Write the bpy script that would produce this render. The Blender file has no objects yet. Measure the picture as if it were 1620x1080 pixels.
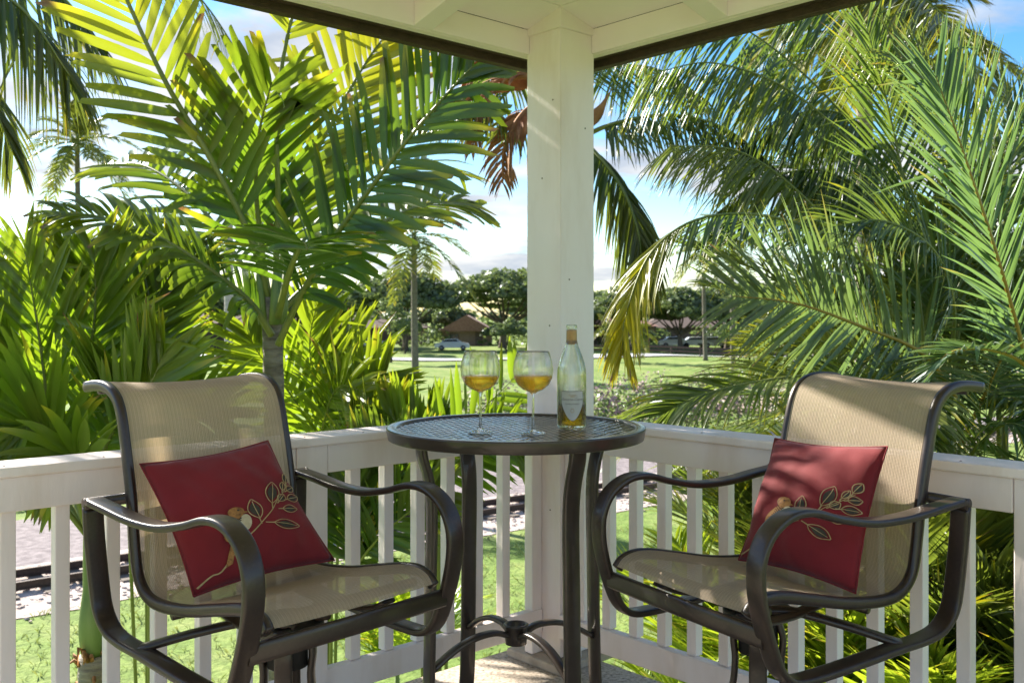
import bpy, math, random
from mathutils import Vector, Matrix, noise as mnoise
R = math.radians
PI = math.pi
scn = bpy.context.scene
col = scn.collection
rnd = random.Random(7)

# ------------------------------------------------------------------ camera
CAMH = 1.357
FPX = 1540.0
HOR = 500.0
cam_d = bpy.data.cameras.new('camera')
cam = bpy.data.objects.new('camera', cam_d)
col.objects.link(cam)
cam.location = (0, 0, CAMH)
cam.rotation_euler = (R(90), 0, 0)
cam_d.sensor_width = 36
cam_d.lens = FPX / 1620 * 36
cam_d.shift_y = -(540 - HOR) / 1620
cam_d.clip_start = 0.05
cam_d.clip_end = 3000
cam_d.dof.use_dof = True
cam_d.dof.focus_distance = 2.75
cam_d.dof.aperture_fstop = 7.0
scn.camera = cam

# ------------------------------------------------------------------ light
SUN_EL = 30.5
SUN_DIR = Vector((-0.71, 0.69, 0)).normalized()      # horizontal direction towards the sun
sd = Vector((SUN_DIR.x * math.cos(R(SUN_EL)), SUN_DIR.y * math.cos(R(SUN_EL)), math.sin(R(SUN_EL))))
sun_d = bpy.data.lights.new('sun', 'SUN')
sun_d.energy = 4.0
sun_d.angle = R(0.5)
sun_d.color = (1.0, 0.93, 0.80)
sun = bpy.data.objects.new('sun', sun_d)
col.objects.link(sun)
sun.rotation_euler = sd.to_track_quat('Z', 'Y').to_euler()

world = bpy.data.worlds.new('World')
scn.world = world
world.use_nodes = True
wn = world.node_tree.nodes
wl = world.node_tree.links
for n_ in list(wn):
    wn.remove(n_)
sky = wn.new('ShaderNodeTexSky')
sky.sky_type = 'NISHITA'
sky.sun_disc = False
sky.sun_elevation = R(SUN_EL)
sky.sun_rotation = math.atan2(SUN_DIR.x, SUN_DIR.y)
sky.air_density = 1.0
sky.dust_density = 0.3
sky.ozone_density = 2.0
bg = wn.new('ShaderNodeBackground')
bg.inputs['Strength'].default_value = 0.058
shs = wn.new('ShaderNodeHueSaturation'); shs.inputs['Saturation'].default_value = 1.4
wl.new(sky.outputs[0], shs.inputs['Color']); wl.new(shs.outputs[0], bg.inputs['Color'])
cbg = wn.new('ShaderNodeBackground')
cbg.inputs['Color'].default_value = (0.93, 0.96, 1.0, 1)
cbg.inputs['Strength'].default_value = 0.25
tc = wn.new('ShaderNodeTexCoord')
sx = wn.new('ShaderNodeSeparateXYZ')
wl.new(tc.outputs['Generated'], sx.inputs[0])
def wmath(op, a, b=None):
    m = wn.new('ShaderNodeMath'); m.operation = op
    for k, v in enumerate((a, b)):
        if v is None: continue
        if isinstance(v, (int, float)): m.inputs[k].default_value = v
        else: wl.new(v, m.inputs[k])
    return m.outputs[0]
zz = wmath('ADD', wmath('MAXIMUM', sx.outputs[2], 0.0), 0.16)
cx = wn.new('ShaderNodeCombineXYZ')
wl.new(wmath('DIVIDE', sx.outputs[0], zz), cx.inputs[0])
wl.new(wmath('DIVIDE', sx.outputs[1], zz), cx.inputs[1])
cn = wn.new('ShaderNodeTexNoise')
cn.inputs['Scale'].default_value = 1.15
cn.inputs['Detail'].default_value = 9
cn.inputs['Roughness'].default_value = 0.56
cn.inputs['Distortion'].default_value = 0.25
cmap = wn.new('ShaderNodeMapping')
cmap.inputs['Location'].default_value = (3.1, 1.7, 0)
wl.new(cx.outputs[0], cmap.inputs[0])
wl.new(cmap.outputs[0], cn.inputs['Vector'])
cr = wn.new('ShaderNodeValToRGB')
cr.color_ramp.elements[0].position = 0.49
cr.color_ramp.elements[1].position = 0.57
cr.color_ramp.elements[1].color = (0.96, 0.96, 0.96, 1)
wl.new(cn.outputs[0], cr.inputs[0])
# cloud colour varies from grey-blue bellies to white
cn2 = wn.new('ShaderNodeTexNoise')
cn2.inputs['Scale'].default_value = 3.0
cn2.inputs['Detail'].default_value = 6
wl.new(cmap.outputs[0], cn2.inputs['Vector'])
cr2 = wn.new('ShaderNodeValToRGB')
cr2.color_ramp.elements[0].position = 0.32
cr2.color_ramp.elements[0].color = (0.52, 0.60, 0.74, 1)
cr2.color_ramp.elements[1].position = 0.6
cr2.color_ramp.elements[1].color = (1.0, 1.0, 1.0, 1)
wl.new(cn2.outputs[0], cr2.inputs[0])
wl.new(cr2.outputs[0], cbg.inputs['Color'])
wmix = wn.new('ShaderNodeMixShader')
wl.new(cr.outputs[0], wmix.inputs[0])
wl.new(bg.outputs[0], wmix.inputs[1])
wl.new(cbg.outputs[0], wmix.inputs[2])
wo = wn.new('ShaderNodeOutputWorld')
wl.new(wmix.outputs[0], wo.inputs[0])

scn.view_settings.view_transform = 'Standard'
scn.view_settings.look = 'None'
scn.view_settings.gamma = 1
scn.view_settings.exposure = 2.0
scn.view_settings.use_curve_mapping = False
scn.cycles.max_bounces = 10
scn.cycles.diffuse_bounces = 5
scn.cycles.transmission_bounces = 8
scn.cycles.transparent_max_bounces = 16
scn.cycles.caustics_reflective = False
scn.cycles.caustics_refractive = False
scn.cycles.sample_clamp_indirect = 6
scn.cycles.use_denoising = True

# ------------------------------------------------------------------ helpers
def W(px, py, Y):
    return Vector(((px - 810) / FPX * Y, Y, CAMH - (py - HOR) / FPX * Y))

ZG = -2.84      # the garden ground below the balcony

class MB:
    def __init__(s):
        s.v = []; s.f = []; s.mi = []; s.age = []; s.sm = True
    def add(s, vs, fs, m=0, age=0.0):
        o = len(s.v)
        s.v += [tuple(v) for v in vs]
        s.f += [tuple(o + i for i in f) for f in fs]
        s.mi += [m] * len(fs)
        if isinstance(age, (int, float)): s.age += [age] * len(vs)
        else: s.age += list(age)
    def box(s, c, size, rot=None, m=0):
        hx, hy, hz = (k / 2 for k in size)
        vs = [Vector((x, y, z)) for x in (-hx, hx) for y in (-hy, hy) for z in (-hz, hz)]
        if rot is not None: vs = [rot @ v for v in vs]
        vs = [v + Vector(c) for v in vs]
        s.add(vs, [(0, 1, 3, 2), (4, 6, 7, 5), (0, 4, 5, 1), (2, 3, 7, 6), (0, 2, 6, 4), (1, 5, 7, 3)], m)
    def sweep(s, path, wdir, wid, thk, m=0, nseg=10, sq=0.5, cap=True):
        """strap of superelliptic section: wdir = the width direction, thk across"""
        n = len(path); rings = []
        for i, p in enumerate(path):
            t = (path[min(i + 1, n - 1)] - path[max(i - 1, 0)]).normalized()
            wd = Vector(wdir[i] if isinstance(wdir, list) else wdir)
            wd = (wd - t * wd.dot(t)).normalized()
            nd = t.cross(wd).normalized()
            wi = wid[i] if isinstance(wid, list) else wid
            th = thk[i] if isinstance(thk, list) else thk
            r = []
            for k in range(nseg):
                a = 2 * PI * k / nseg
                ca, sa = math.cos(a), math.sin(a)
                r.append(p + wd * (wi / 2 * math.copysign(abs(ca) ** sq, ca)) + nd * (th / 2 * math.copysign(abs(sa) ** sq, sa)))
            rings.append(r)
        vs = [v for r in rings for v in r]
        fs = []
        for i in range(n - 1):
            for k in range(nseg):
                a = i * nseg + k; b = i * nseg + (k + 1) % nseg
                fs.append((a, b, b + nseg, a + nseg))
        if cap:
            fs.append(tuple(range(nseg))[::-1]); fs.append(tuple((n - 1) * nseg + k for k in range(nseg)))
        s.add(vs, fs, m)
    def tube(s, path, r, m=0, nseg=8, cap=True, age=0.0):
        n = len(path); vs = []; 
        ref = Vector((0, 0, 1))
        for i, p in enumerate(path):
            t = (path[min(i + 1, n - 1)] - path[max(i - 1, 0)]).normalized()
            rf = ref if abs(t.dot(ref)) < 0.95 else Vector((1, 0, 0))
            a_ = t.cross(rf).normalized(); b_ = t.cross(a_).normalized()
            ri = r[i] if isinstance(r, list) else r
            for k in range(nseg):
                a = 2 * PI * k / nseg
                vs.append(p + a_ * (ri * math.cos(a)) + b_ * (ri * math.sin(a)))
        fs = []
        for i in range(n - 1):
            for k in range(nseg):
                a = i * nseg + k; b = i * nseg + (k + 1) % nseg
                fs.append((a, b, b + nseg, a + nseg))
        if cap:
            fs.append(tuple(range(nseg))[::-1]); fs.append(tuple((n - 1) * nseg + k for k in range(nseg)))
        ag = age
        if not isinstance(age, (int, float)):
            ag = [age[i] for i in range(n) for k in range(nseg)]
        s.add(vs, fs, m, ag)
    def lathe(s, prof, c=(0, 0, 0), nseg=32, m=0):
        vs = []; fs = []
        c = Vector(c)
        for r, z in prof:
            for k in range(nseg):
                a = 2 * PI * k / nseg
                vs.append(c + Vector((r * math.cos(a), r * math.sin(a), z)))
        for i in range(len(prof) - 1):
            for k in range(nseg):
                a = i * nseg + k; b = i * nseg + (k + 1) % nseg
                fs.append((a, b, b + nseg, a + nseg))
        s.add(vs, fs, m)
    def build(s, name, mats, parent=None, smooth=True, age=False, bevel=0):
        me = bpy.data.meshes.new(name)
        me.from_pydata(s.v, [], s.f)
        if not isinstance(mats, (list, tuple)): mats = [mats]
        for m in mats: me.materials.append(m)
        if len(mats) > 1: me.polygons.foreach_set('material_index', s.mi)
        if smooth: me.polygons.foreach_set('use_smooth', [True] * len(me.polygons))
        if age:
            at = me.attributes.new('age', 'FLOAT', 'POINT')
            at.data.foreach_set('value', s.age)
        me.update()
        o = bpy.data.objects.new(name, me)
        col.objects.link(o)
        if parent is not None: o.parent = parent
        if bevel:
            b = o.modifiers.new('bevel', 'BEVEL'); b.width = bevel; b.segments = 2; b.limit_method = 'ANGLE'
        return o

def tag(o, label=None, cat=None, group=None, kind=None):
    if label: o['label'] = label
    if cat: o['category'] = cat
    if group: o['group'] = group
    if kind: o['kind'] = kind
    return o

def empty(name, loc=(0, 0, 0), rz=0.0, **k):
    o = bpy.data.objects.new(name, None)
    col.objects.link(o)
    o.location = loc; o.rotation_euler = (0, 0, rz)
    o.empty_display_size = 0.1
    return tag(o, **k)

def copy_tree(o, parent=None):
    c = o.copy(); col.objects.link(c); c.parent = parent
    for ch in list(o.children):
        copy_tree(ch, c)
    return c

def smooth_path(pts, n=24, closed=False):
    pts = [Vector(p) for p in pts]
    P = [pts[0] * 2 - pts[1]] + pts + [pts[-1] * 2 - pts[-2]]
    if closed: P = [pts[-1]] + pts + [pts[0], pts[1]]
    seg = len(P) - 3; out = []
    for i in range(n + 1):
        t = i / n * seg; k = min(int(t), seg - 1); u = t - k
        a, b, c, d = P[k:k + 4]
        out.append(0.5 * ((2 * b) + (c - a) * u + (2 * a - 5 * b + 4 * c - d) * u * u + (3 * b - a - 3 * c + d) * u ** 3))
    return out

# ------------------------------------------------------------------ materials
def new_mat(name):
    m = bpy.data.materials.new(name); m.use_nodes = True
    nt = m.node_tree
    for n in list(nt.nodes): nt.nodes.remove(n)
    out = nt.nodes.new('ShaderNodeOutputMaterial')
    return m, nt, out

def ramp(nt, fac, stops):
    r = nt.nodes.new('ShaderNodeValToRGB')
    e = r.color_ramp.elements
    while len(e) < len(stops): e.new(0.5)
    for k, (p, c) in enumerate(stops):
        e[k].position = p; e[k].color = (*c, 1)
    nt.links.new(fac, r.inputs[0])
    return r.outputs[0]

def noise(nt, scale, detail=4, coord='Object', stretch=None, rough=0.55):
    t = nt.nodes.new('ShaderNodeTexCoord'); n = nt.nodes.new('ShaderNodeTexNoise')
    n.inputs['Scale'].default_value = scale; n.inputs['Detail'].default_value = detail
    n.inputs['Roughness'].default_value = rough
    src = t.outputs[coord]
    if stretch:
        mp = nt.nodes.new('ShaderNodeMapping'); mp.inputs['Scale'].default_value = stretch
        nt.links.new(src, mp.inputs[0]); src = mp.outputs[0]
    nt.links.new(src, n.inputs['Vector'])
    return n.outputs[0]

def pmat(name, stops, scale=8, rough=0.6, metal=0.0, bump=0.0, bscale=None, stretch=None, detail=5, coat=0.0, spec=0.5, rough_var=0.0, bdist=0.01):
    m, nt, out = new_mat(name)
    b = nt.nodes.new('ShaderNodeBsdfPrincipled')
    nz = noise(nt, scale, detail, stretch=stretch)
    nt.links.new(ramp(nt, nz, stops), b.inputs['Base Color'])
    b.inputs['Roughness'].default_value = rough
    b.inputs['Metallic'].default_value = metal
    b.inputs['Coat Weight'].default_value = coat
    b.inputs['Specular IOR Level'].default_value = spec
    if rough_var:
        mr = nt.nodes.new('ShaderNodeMapRange')
        mr.inputs['To Min'].default_value = rough - rough_var; mr.inputs['To Max'].default_value = rough + rough_var
        nt.links.new(noise(nt, scale * 2.3, 3), mr.inputs['Value']); nt.links.new(mr.outputs[0], b.inputs['Roughness'])
    if bump:
        bp = nt.nodes.new('ShaderNodeBump'); bp.inputs['Strength'].default_value = bump
        bp.inputs['Distance'].default_value = bdist
        nt.links.new(noise(nt, bscale or scale * 3, 6, stretch=stretch), bp.inputs['Height'])
        nt.links.new(bp.outputs[0], b.inputs['Normal'])
    nt.links.new(b.outputs[0], out.inputs[0])
    return m

def leaf_mat(name, dark, mid, yellow, trans, tf=0.5, gloss=0.35, rough=0.38):
    m, nt, out = new_mat(name)
    L = nt.links
    geo = nt.nodes.new('ShaderNodeNewGeometry')
    c1 = ramp(nt, geo.outputs['Random Per Island'], [(0.0, dark), (0.55, mid), (1.0, tuple(0.5 * (a + b) for a, b in zip(dark, mid)))])
    at = nt.nodes.new('ShaderNodeAttribute'); at.attribute_name = 'age'  # leaf yellowing and brown tips, plus painted backlit glow on the tall fronds
    nz = noise(nt, 3.0, 3)
    ad = nt.nodes.new('ShaderNodeMath'); ad.operation = 'MULTIPLY_ADD'
    L.new(nz, ad.inputs[0]); ad.inputs[1].default_value = 0.5; ad.inputs[2].default_value = -0.25
    ad2 = nt.nodes.new('ShaderNodeMath'); ad2.operation = 'ADD'; ad2.use_clamp = True
    L.new(ad.outputs[0], ad2.inputs[0]); L.new(at.outputs['Fac'], ad2.inputs[1])
    mx = nt.nodes.new('ShaderNodeMix'); mx.data_type = 'RGBA'
    L.new(ad2.outputs[0], mx.inputs[0]); L.new(c1, mx.inputs[6]); mx.inputs[7].default_value = (*yellow, 1)
    tx = nt.nodes.new('ShaderNodeMix'); tx.data_type = 'RGBA'
    L.new(ad2.outputs[0], tx.inputs[0]); tx.inputs[6].default_value = (*trans, 1)
    tx.inputs[7].default_value = (*[min(1, y * 0.95) for y in yellow], 1)
    br_ = nt.nodes.new('ShaderNodeMapRange'); br_.inputs['From Min'].default_value = 1.45; br_.inputs['From Max'].default_value = 2.0
    L.new(at.outputs['Fac'], br_.inputs['Value'])
    m3 = nt.nodes.new('ShaderNodeMix'); m3.data_type = 'RGBA'; L.new(br_.outputs[0], m3.inputs[0]); L.new(mx.outputs[2], m3.inputs[6]); m3.inputs[7].default_value = (0.26, 0.15, 0.07, 1); mx = m3
    m4 = nt.nodes.new('ShaderNodeMix'); m4.data_type = 'RGBA'; L.new(br_.outputs[0], m4.inputs[0]); L.new(tx.outputs[2], m4.inputs[6]); m4.inputs[7].default_value = (0.25, 0.13, 0.05, 1); tx = m4
    d = nt.nodes.new('ShaderNodeBsdfDiffuse'); t = nt.nodes.new('ShaderNodeBsdfTranslucent')
    L.new(mx.outputs[2], d.inputs[0]); L.new(tx.outputs[2], t.inputs[0])
    a = nt.nodes.new('ShaderNodeMixShader'); a.inputs[0].default_value = tf
    L.new(d.outputs[0], a.inputs[1]); L.new(t.outputs[0], a.inputs[2])
    g = nt.nodes.new('ShaderNodeBsdfGlossy'); g.inputs['Roughness'].default_value = rough
    g.inputs[0].default_value = (0.9, 0.95, 1.0, 1)
    lw_ = nt.nodes.new('ShaderNodeLayerWeight')
    fp = nt.nodes.new('ShaderNodeMath'); fp.operation = 'POWER'; L.new(lw_.outputs['Facing'], fp.inputs[0]); fp.inputs[1].default_value = 4
    fm = nt.nodes.new('ShaderNodeMath'); fm.operation = 'MULTIPLY_ADD'; L.new(fp.outputs[0], fm.inputs[0]); fm.inputs[1].default_value = gloss; fm.inputs[2].default_value = 0.035
    b = nt.nodes.new('ShaderNodeMixShader'); L.new(fm.outputs[0], b.inputs[0])
    L.new(a.outputs[0], b.inputs[1]); L.new(g.outputs[0], b.inputs[2])
    L.new(b.outputs[0], out.inputs[0])
    return m

M = {}
M['white_paint'] = pmat('white_paint', [(0.25, (0.72, 0.60, 0.53)), (0.5, (0.87, 0.775, 0.755)), (0.75, (0.90, 0.82, 0.80))], scale=5, rough=0.5, bump=0.35, bscale=45, stretch=(1, 1, 0.25), bdist=0.004, detail=8)
M['ceiling_paint'] = pmat('ceiling_paint', [(0.3, (0.88, 0.78, 0.78)), (0.7, (0.92, 0.83, 0.83))], scale=4, rough=0.6, bump=0.25, bscale=30, bdist=0.004)
M['brown_trim'] = pmat('brown_trim', [(0.3, (0.045, 0.028, 0.018)), (0.7, (0.08, 0.05, 0.032))], scale=6, rough=0.6, bump=0.3, bscale=20, stretch=(1, 6, 6))
M['bronze'] = pmat('bronze_powder_coat', [(0.3, (0.026, 0.015, 0.011)), (0.62, (0.034, 0.020, 0.015)), (0.85, (0.050, 0.033, 0.026))], scale=140, rough=0.36, metal=0.1, bump=0.03, bscale=300, bdist=0.001, coat=0.15, spec=0.6, rough_var=0.04, detail=2)
M['table_metal'] = pmat('table_metal', [(0.3, (0.048, 0.034, 0.027)), (0.7, (0.060, 0.044, 0.036))], scale=30, rough=0.30, metal=0.15, bump=0.03, bscale=250, bdist=0.001, coat=0.3, rough_var=0.04, detail=2)
M['concrete'] = pmat('exposed_aggregate', [(0.30, (0.14, 0.11, 0.09)), (0.46, (0.42, 0.35, 0.28)), (0.60, (0.56, 0.47, 0.39)), (0.78, (0.72, 0.62, 0.52))], scale=70, rough=0.85, bump=0.6, bscale=90, bdist=0.004)
M['plinth'] = pmat('plinth_concrete', [(0.35, (0.30, 0.24, 0.19)), (0.65, (0.46, 0.39, 0.32))], scale=12, rough=0.85, bump=0.4, bscale=60, bdist=0.004)
M['plastic_dark'] = pmat('dark_plastic', [(0.3, (0.01, 0.01, 0.01)), (0.7, (0.02, 0.02, 0.02))], rough=0.5)
M['trunk'] = pmat('palm_trunk', [(0.3, (0.10, 0.085, 0.065)), (0.5, (0.24, 0.21, 0.165)), (0.7, (0.36, 0.33, 0.27))], scale=6, rough=0.85, bump=0.7, bscale=18, stretch=(1, 1, 4), bdist=0.02)
M['trunk_pale'] = pmat('pale_palm_trunk', [(0.3, (0.34, 0.32, 0.29)), (0.7, (0.52, 0.50, 0.46))], scale=4, rough=0.8, bump=0.4, bscale=12, stretch=(1, 1, 4), bdist=0.02)
M['bark_grey'] = pmat('grey_palm_bark', [(0.3, (0.10, 0.085, 0.07)), (0.7, (0.20, 0.175, 0.145))], scale=5, rough=0.9, bump=0.5)
M['bark'] = pmat('bark', [(0.3, (0.06, 0.045, 0.035)), (0.7, (0.15, 0.12, 0.09))], scale=5, rough=0.9, bump=0.6, bscale=14)
M['dry_leaf'] = pmat('dry_leaf', [(0.3, (0.20, 0.08, 0.03)), (0.6, (0.42, 0.20, 0.08)), (0.8, (0.56, 0.32, 0.15))], scale=9, rough=0.8, bump=0.4)
M['crownshaft'] = pmat('crownshaft', [(0.3, (0.10, 0.17, 0.04)), (0.7, (0.24, 0.32, 0.10))], scale=5, rough=0.45, stretch=(3, 3, 0.5))
M['rachis'] = pmat('rachis', [(0.3, (0.12, 0.17, 0.03)), (0.7, (0.24, 0.26, 0.06))], scale=3, rough=0.45)
M['rachis_orange'] = pmat('rachis_orange', [(0.3, (0.34, 0.20, 0.03)), (0.7, (0.34, 0.27, 0.05))], scale=3, rough=0.45)
M['broad'] = leaf_mat('broad_leaf', (0.014, 0.046, 0.007), (0.045, 0.105, 0.012), (0.50, 0.46, 0.02), (0.16, 0.30, 0.014), tf=0.48)
M['broad_bright'] = leaf_mat('bright_leaf', (0.045, 0.12, 0.010), (0.12, 0.23, 0.018), (0.46, 0.42, 0.02), (0.25, 0.43, 0.014), tf=0.50)  # brightened broad leaf, also standing in for sunlight behind the glasses
M['fine'] = leaf_mat('fine_leaf', (0.020, 0.050, 0.016), (0.065, 0.115, 0.034), (0.56, 0.48, 0.01), (0.19, 0.30, 0.04), tf=0.42)
M['fine_blue'] = leaf_mat('glaucous_leaf', (0.035, 0.080, 0.040), (0.105, 0.175, 0.090), (0.35, 0.32, 0.06), (0.20, 0.34, 0.08), tf=0.38, gloss=0.5)
M['grass_blade'] = leaf_mat('grass_blade', (0.10, 0.17, 0.03), (0.19, 0.25, 0.06), (0.34, 0.32, 0.12), (0.20, 0.28, 0.05), tf=0.35)
M['lime'] = leaf_mat('sunlit_lime_leaf', (0.11, 0.22, 0.015), (0.22, 0.33, 0.02), (0.50, 0.44, 0.03), (0.42, 0.58, 0.03), tf=0.5)  # areca leaf lightened to lime, sunshine put into the colour
M['coco'] = leaf_mat('coconut_leaf', (0.022, 0.048, 0.012), (0.055, 0.090, 0.020), (0.40, 0.32, 0.03), (0.17, 0.26, 0.03), tf=0.35)

# ------------------------------------------------------------------ the balcony frame of reference
Cc = Vector((0.1083, 3.79, 0))
U = Vector((-0.739, -0.6737, 0)).normalized()      # along the left rail, towards the camera
V = Vector((-U.y, U.x, 0))                          # along the right rail
if V.x < 0: V = -V
def PQ(p, q, z=0.0):
    v = Cc + U * p + V * q
    return Vector((v.x, v.y, z))

def box_pq(mb, p0, p1, q0, q1, z0, z1, m=0):
    vs = [PQ(p, q, z) for p in (p0, p1) for q in (q0, q1) for z in (z0, z1)]
    # orientation check
    fs = [(0, 1, 3, 2), (4, 6, 7, 5), (0, 4, 5, 1), (2, 3, 7, 6), (0, 2, 6, 4), (1, 5, 7, 3)]
    mb.add(vs, fs, m)

def fixn(o):
    import bmesh
    bm = bmesh.new(); bm.from_mesh(o.data); bmesh.ops.recalc_face_normals(bm, faces=bm.faces); bm.to_mesh(o.data); bm.free()
    return o

def pqbox(name, mat, parent, *a, bevel=0.003):
    mb = MB(); box_pq(mb, *a)
    return fixn(mb.build(name, mat, parent, smooth=False, bevel=bevel))

RC = 0.967   # top of the rail cap
# deck
mb = MB(); box_pq(mb, -0.21, 3.9, -0.21, 3.9, -0.16, 0.0)
deck = fixn(mb.build('balcony_floor', M['concrete'], smooth=False)); tag(deck, kind='structure')
# plinth under the post
pl = pqbox('post_plinth', M['plinth'], None, -0.275, 0.03, -0.16, 0.14, 0.0, 0.035, bevel=0.006)
tag(pl, kind='structure')
# corner post
post = empty('corner_post', PQ(-0.137, -0.023, 0.035), label='tall white painted timber post holding up the roof corner behind the bar table', cat='post')
def child(o, parent):
    o.parent = parent
    o.matrix_parent_inverse = Matrix.Translation(parent.location).inverted()
    return o
def thing_box(parent, name, mat, *a, bevel=0.003):
    return child(pqbox(name, mat, None, *a, bevel=bevel), parent)
thing_box(post, 'shaft', M['white_paint'], -0.232, -0.042, -0.118, 0.072, 0.0355, 2.50, bevel=0.004)
thing_box(post, 'collar', M['white_paint'], -0.2405, -0.030, -0.1265, 0.084, 2.472, 2.72, bevel=0.004)
thing_box(post, 'edge_board', M['white_paint'], -0.0415, -0.0402, 0.046, 0.0722, 0.0365, 2.470, bevel=0.0004)
thing_box(post, 'corner_trim', M['white_paint'], -0.0415, 0.012, -0.075, -0.030, 0.036, 0.838, bevel=0.004)
thing_box(post, 'corner_trim', M['white_paint'], -0.105, -0.06, 0.0725, 0.125, 0.036, 0.838, bevel=0.004)

def nail(parent, p, axis, r=0.0032):
    mb = MB(); a_ = Vector(axis); mb.tube([p - a_ * 0.001, p + a_ * 0.0012], r, nseg=8)
    return child(mb.build('nail', M['nail'], None), parent)
M['nail'] = pmat('rusty_nail', [(0.3, (0.06, 0.04, 0.03)), (0.7, (0.16, 0.10, 0.07))], scale=50, rough=0.7)
for zz_, qq in ((1.32, 0.012), (0.60, 0.015), (1.9, -0.03), (2.2, 0.03)): nail(post, PQ(-0.042, qq, zz_), U)
for zz_, pp_ in ((1.5, -0.09), (2.1, -0.18), (0.75, -0.17)): nail(post, PQ(pp_, 0.072, zz_), V)
for zz_ in (2.49, 2.515, 2.54):
    nail(post, PQ(-0.030, -0.11, zz_), U, 0.004); nail(post, PQ(-0.225, 0.084, zz_), V, 0.004)
def railing(side, label):
    root = empty('railing', PQ(1.0, 0, 0) if side == 'L' else PQ(0, 1.0, 0), label=label, cat='railing', group='white balcony railings')
    def b(name, t0, t1, o0, o1, z0, z1, bevel=0.004, mat='white_paint'):
        # o = distance outward from the inner cap edge
        if side == 'L': a = (t0, t1, -o1, -o0, z0, z1)
        else: a = (-o1, -o0, t0, t1, z0, z1)
        return child(pqbox(name, M[mat], None, *a, bevel=bevel), root)
    t_start = -0.041 if side == 'L' else 0.073
    tend = 3.6
    b('top_cap', t_start, tend, 0.0, 0.150, RC - 0.027, RC, 0.005)
    posts = [1.0, 2.42] if side == 'L' else [1.80, 3.1]
    segs = []; prev = t_start + 0.002
    for pt in posts:
        segs.append((prev, pt - 0.058)); prev = pt + 0.058
        b('post', pt - 0.0565, pt + 0.0565, 0.014, 0.125, 0.001, RC - 0.0275, 0.004)
    segs.append((prev, tend))
    for a, c in segs:
        b('top_board', a, c, 0.016, 0.054, RC - 0.119, RC - 0.0275)
        b('bottom_board', a, c, 0.024, 0.062, 0.116, 0.207)
        b('bottom_ledge', a, c, 0.0625, 0.098, 0.150, 0.178)
    if side == 'L':
        ts = [0.142, 0.278, 0.414, 0.550, 0.686, 0.822] + [1.08 + 0.1355 * k for k in range(9)]
    else:
        ts = [0.183, 0.312] + [0.441 + 0.1295 * k for k in range(10)] + [1.93 + 0.13 * k for k in range(9)]
    for t in ts:
        if side == 'L' and abs(t - 2.42) < 0.08: continue
        bal = b('baluster', t - 0.019, t + 0.019, 0.0365, 0.0745, 0.1785 if False else 0.208, RC - 0.0285, 0.0025)
    rn_ = random.Random(3 if side == 'L' else 4)
    for k in range(11):
        t = 0.25 + 0.27 * k + rn_.uniform(-.05, .05); o_ = rn_.uniform(0.02, 0.05)
        nail(root, PQ(t, -o_, RC) if side == 'L' else PQ(-o_, t, RC), (0, 0, 1))
    return root
railing('L', 'white wooden railing running behind the left chair to the corner post')
railing('R', 'white wooden railing running behind the right chair to the corner post')

# roof
roof = empty('porch_roof', PQ(1.5, 1.5, 2.6), label='white painted porch roof with open rafters and brown fascia over the balcony', cat='roof')
k_ = 0.26
def rz(p, q): return 2.475 + k_ * min(p + 0.13, q + 0.02)
thing_box(roof, 'header', M['ceiling_paint'], -0.29, 3.9, -0.160, -0.1185, 2.40, 2.500)
thing_box(roof, 'header_trim', M['ceiling_paint'], -0.041, 3.9, -0.1180, -0.102, 2.402, 2.500)
thing_box(roof, 'header', M['ceiling_paint'], -0.274, -0.2325, -0.1175, 3.9, 2.40, 2.500)
thing_box(roof, 'header_trim', M['ceiling_paint'], -0.232, -0.216, 0.073, 3.9, 2.402, 2.500)
def plank(verts, thick, name, mat, bevel=0.0):
    vs = list(verts) + [v + Vector((0, 0, thick)) for v in verts]
    n = len(verts)
    mb = MB(); mb.add(vs, [tuple(range(n)), tuple(range(2 * n - 1, n - 1, -1))] + [(i, (i + 1) % n, n + (i + 1) % n, n + i) for i in range(n)])
    return child(fixn(mb.build(name, mat, None, smooth=False, bevel=bevel)), roof)
# ceiling boards (each its own piece, small v-gap between), laid parallel to the eaves
bw = 0.19
for side in 'LR':
    for i in range(30):
        q0 = i * bw; q1 = q0 + bw - 0.004
        def T(s, d):   # s along eave, d inward distance
            if side == 'L':
                p, q = s, d - 0.10
            else:
                p, q = d - 0.215, s
            z = 2.500 + k_ * d
            return PQ(p, q, z)
        # start at the hip
        off = 0.11 if side == 'R' else -0.11
        hp = 0.10 if side == 'R' else 0.215
        s0a = q0 - hp; s0b = q1 - hp
        s1 = 3.9
        if s0b > s1: break
        plank([T(s0a, q0), T(s1, q0), T(s1, q1), T(s0b, q1)], 0.02, 'ceiling_board', M['ceiling_paint'])
# rafters
def beam(a, b, w, h, name, mat):
    d = (b - a); L_ = d.length; t = d.normalized()
    s = Vector((t.y, -t.x, 0)).normalized()
    mb = MB()
    vs = []
    for p in (a, b):
        for sx_ in (-w / 2, w / 2):
            for zz_ in (-h, 0):
                vs.append(p + s * sx_ + Vector((0, 0, zz_)))
    mb.add(vs, [(0, 1, 3, 2), (4, 6, 7, 5), (0, 4, 5, 1), (2, 3, 7, 6), (0, 2, 6, 4), (1, 5, 7, 3)])
    return child(fixn(mb.build(name, mat, None, smooth=False, bevel=0.003)), roof)
for i in range(8):
    p = 0.49 + 0.61 * i
    if p > 3.7: break
    beam(PQ(p, -0.1015, 2.4985), PQ(p, p + 0.10, 2.4985 + k_ * (p + 0.20)), 0.085, 0.096, 'rafter', M['ceiling_paint'])
    q = 0.68 + 0.61 * i
    beam(PQ(-0.2155, q, 2.4985), PQ(q - 0.12, q, 2.4985 + k_ * (q + 0.095)), 0.085, 0.096, 'rafter', M['ceiling_paint'])
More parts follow.
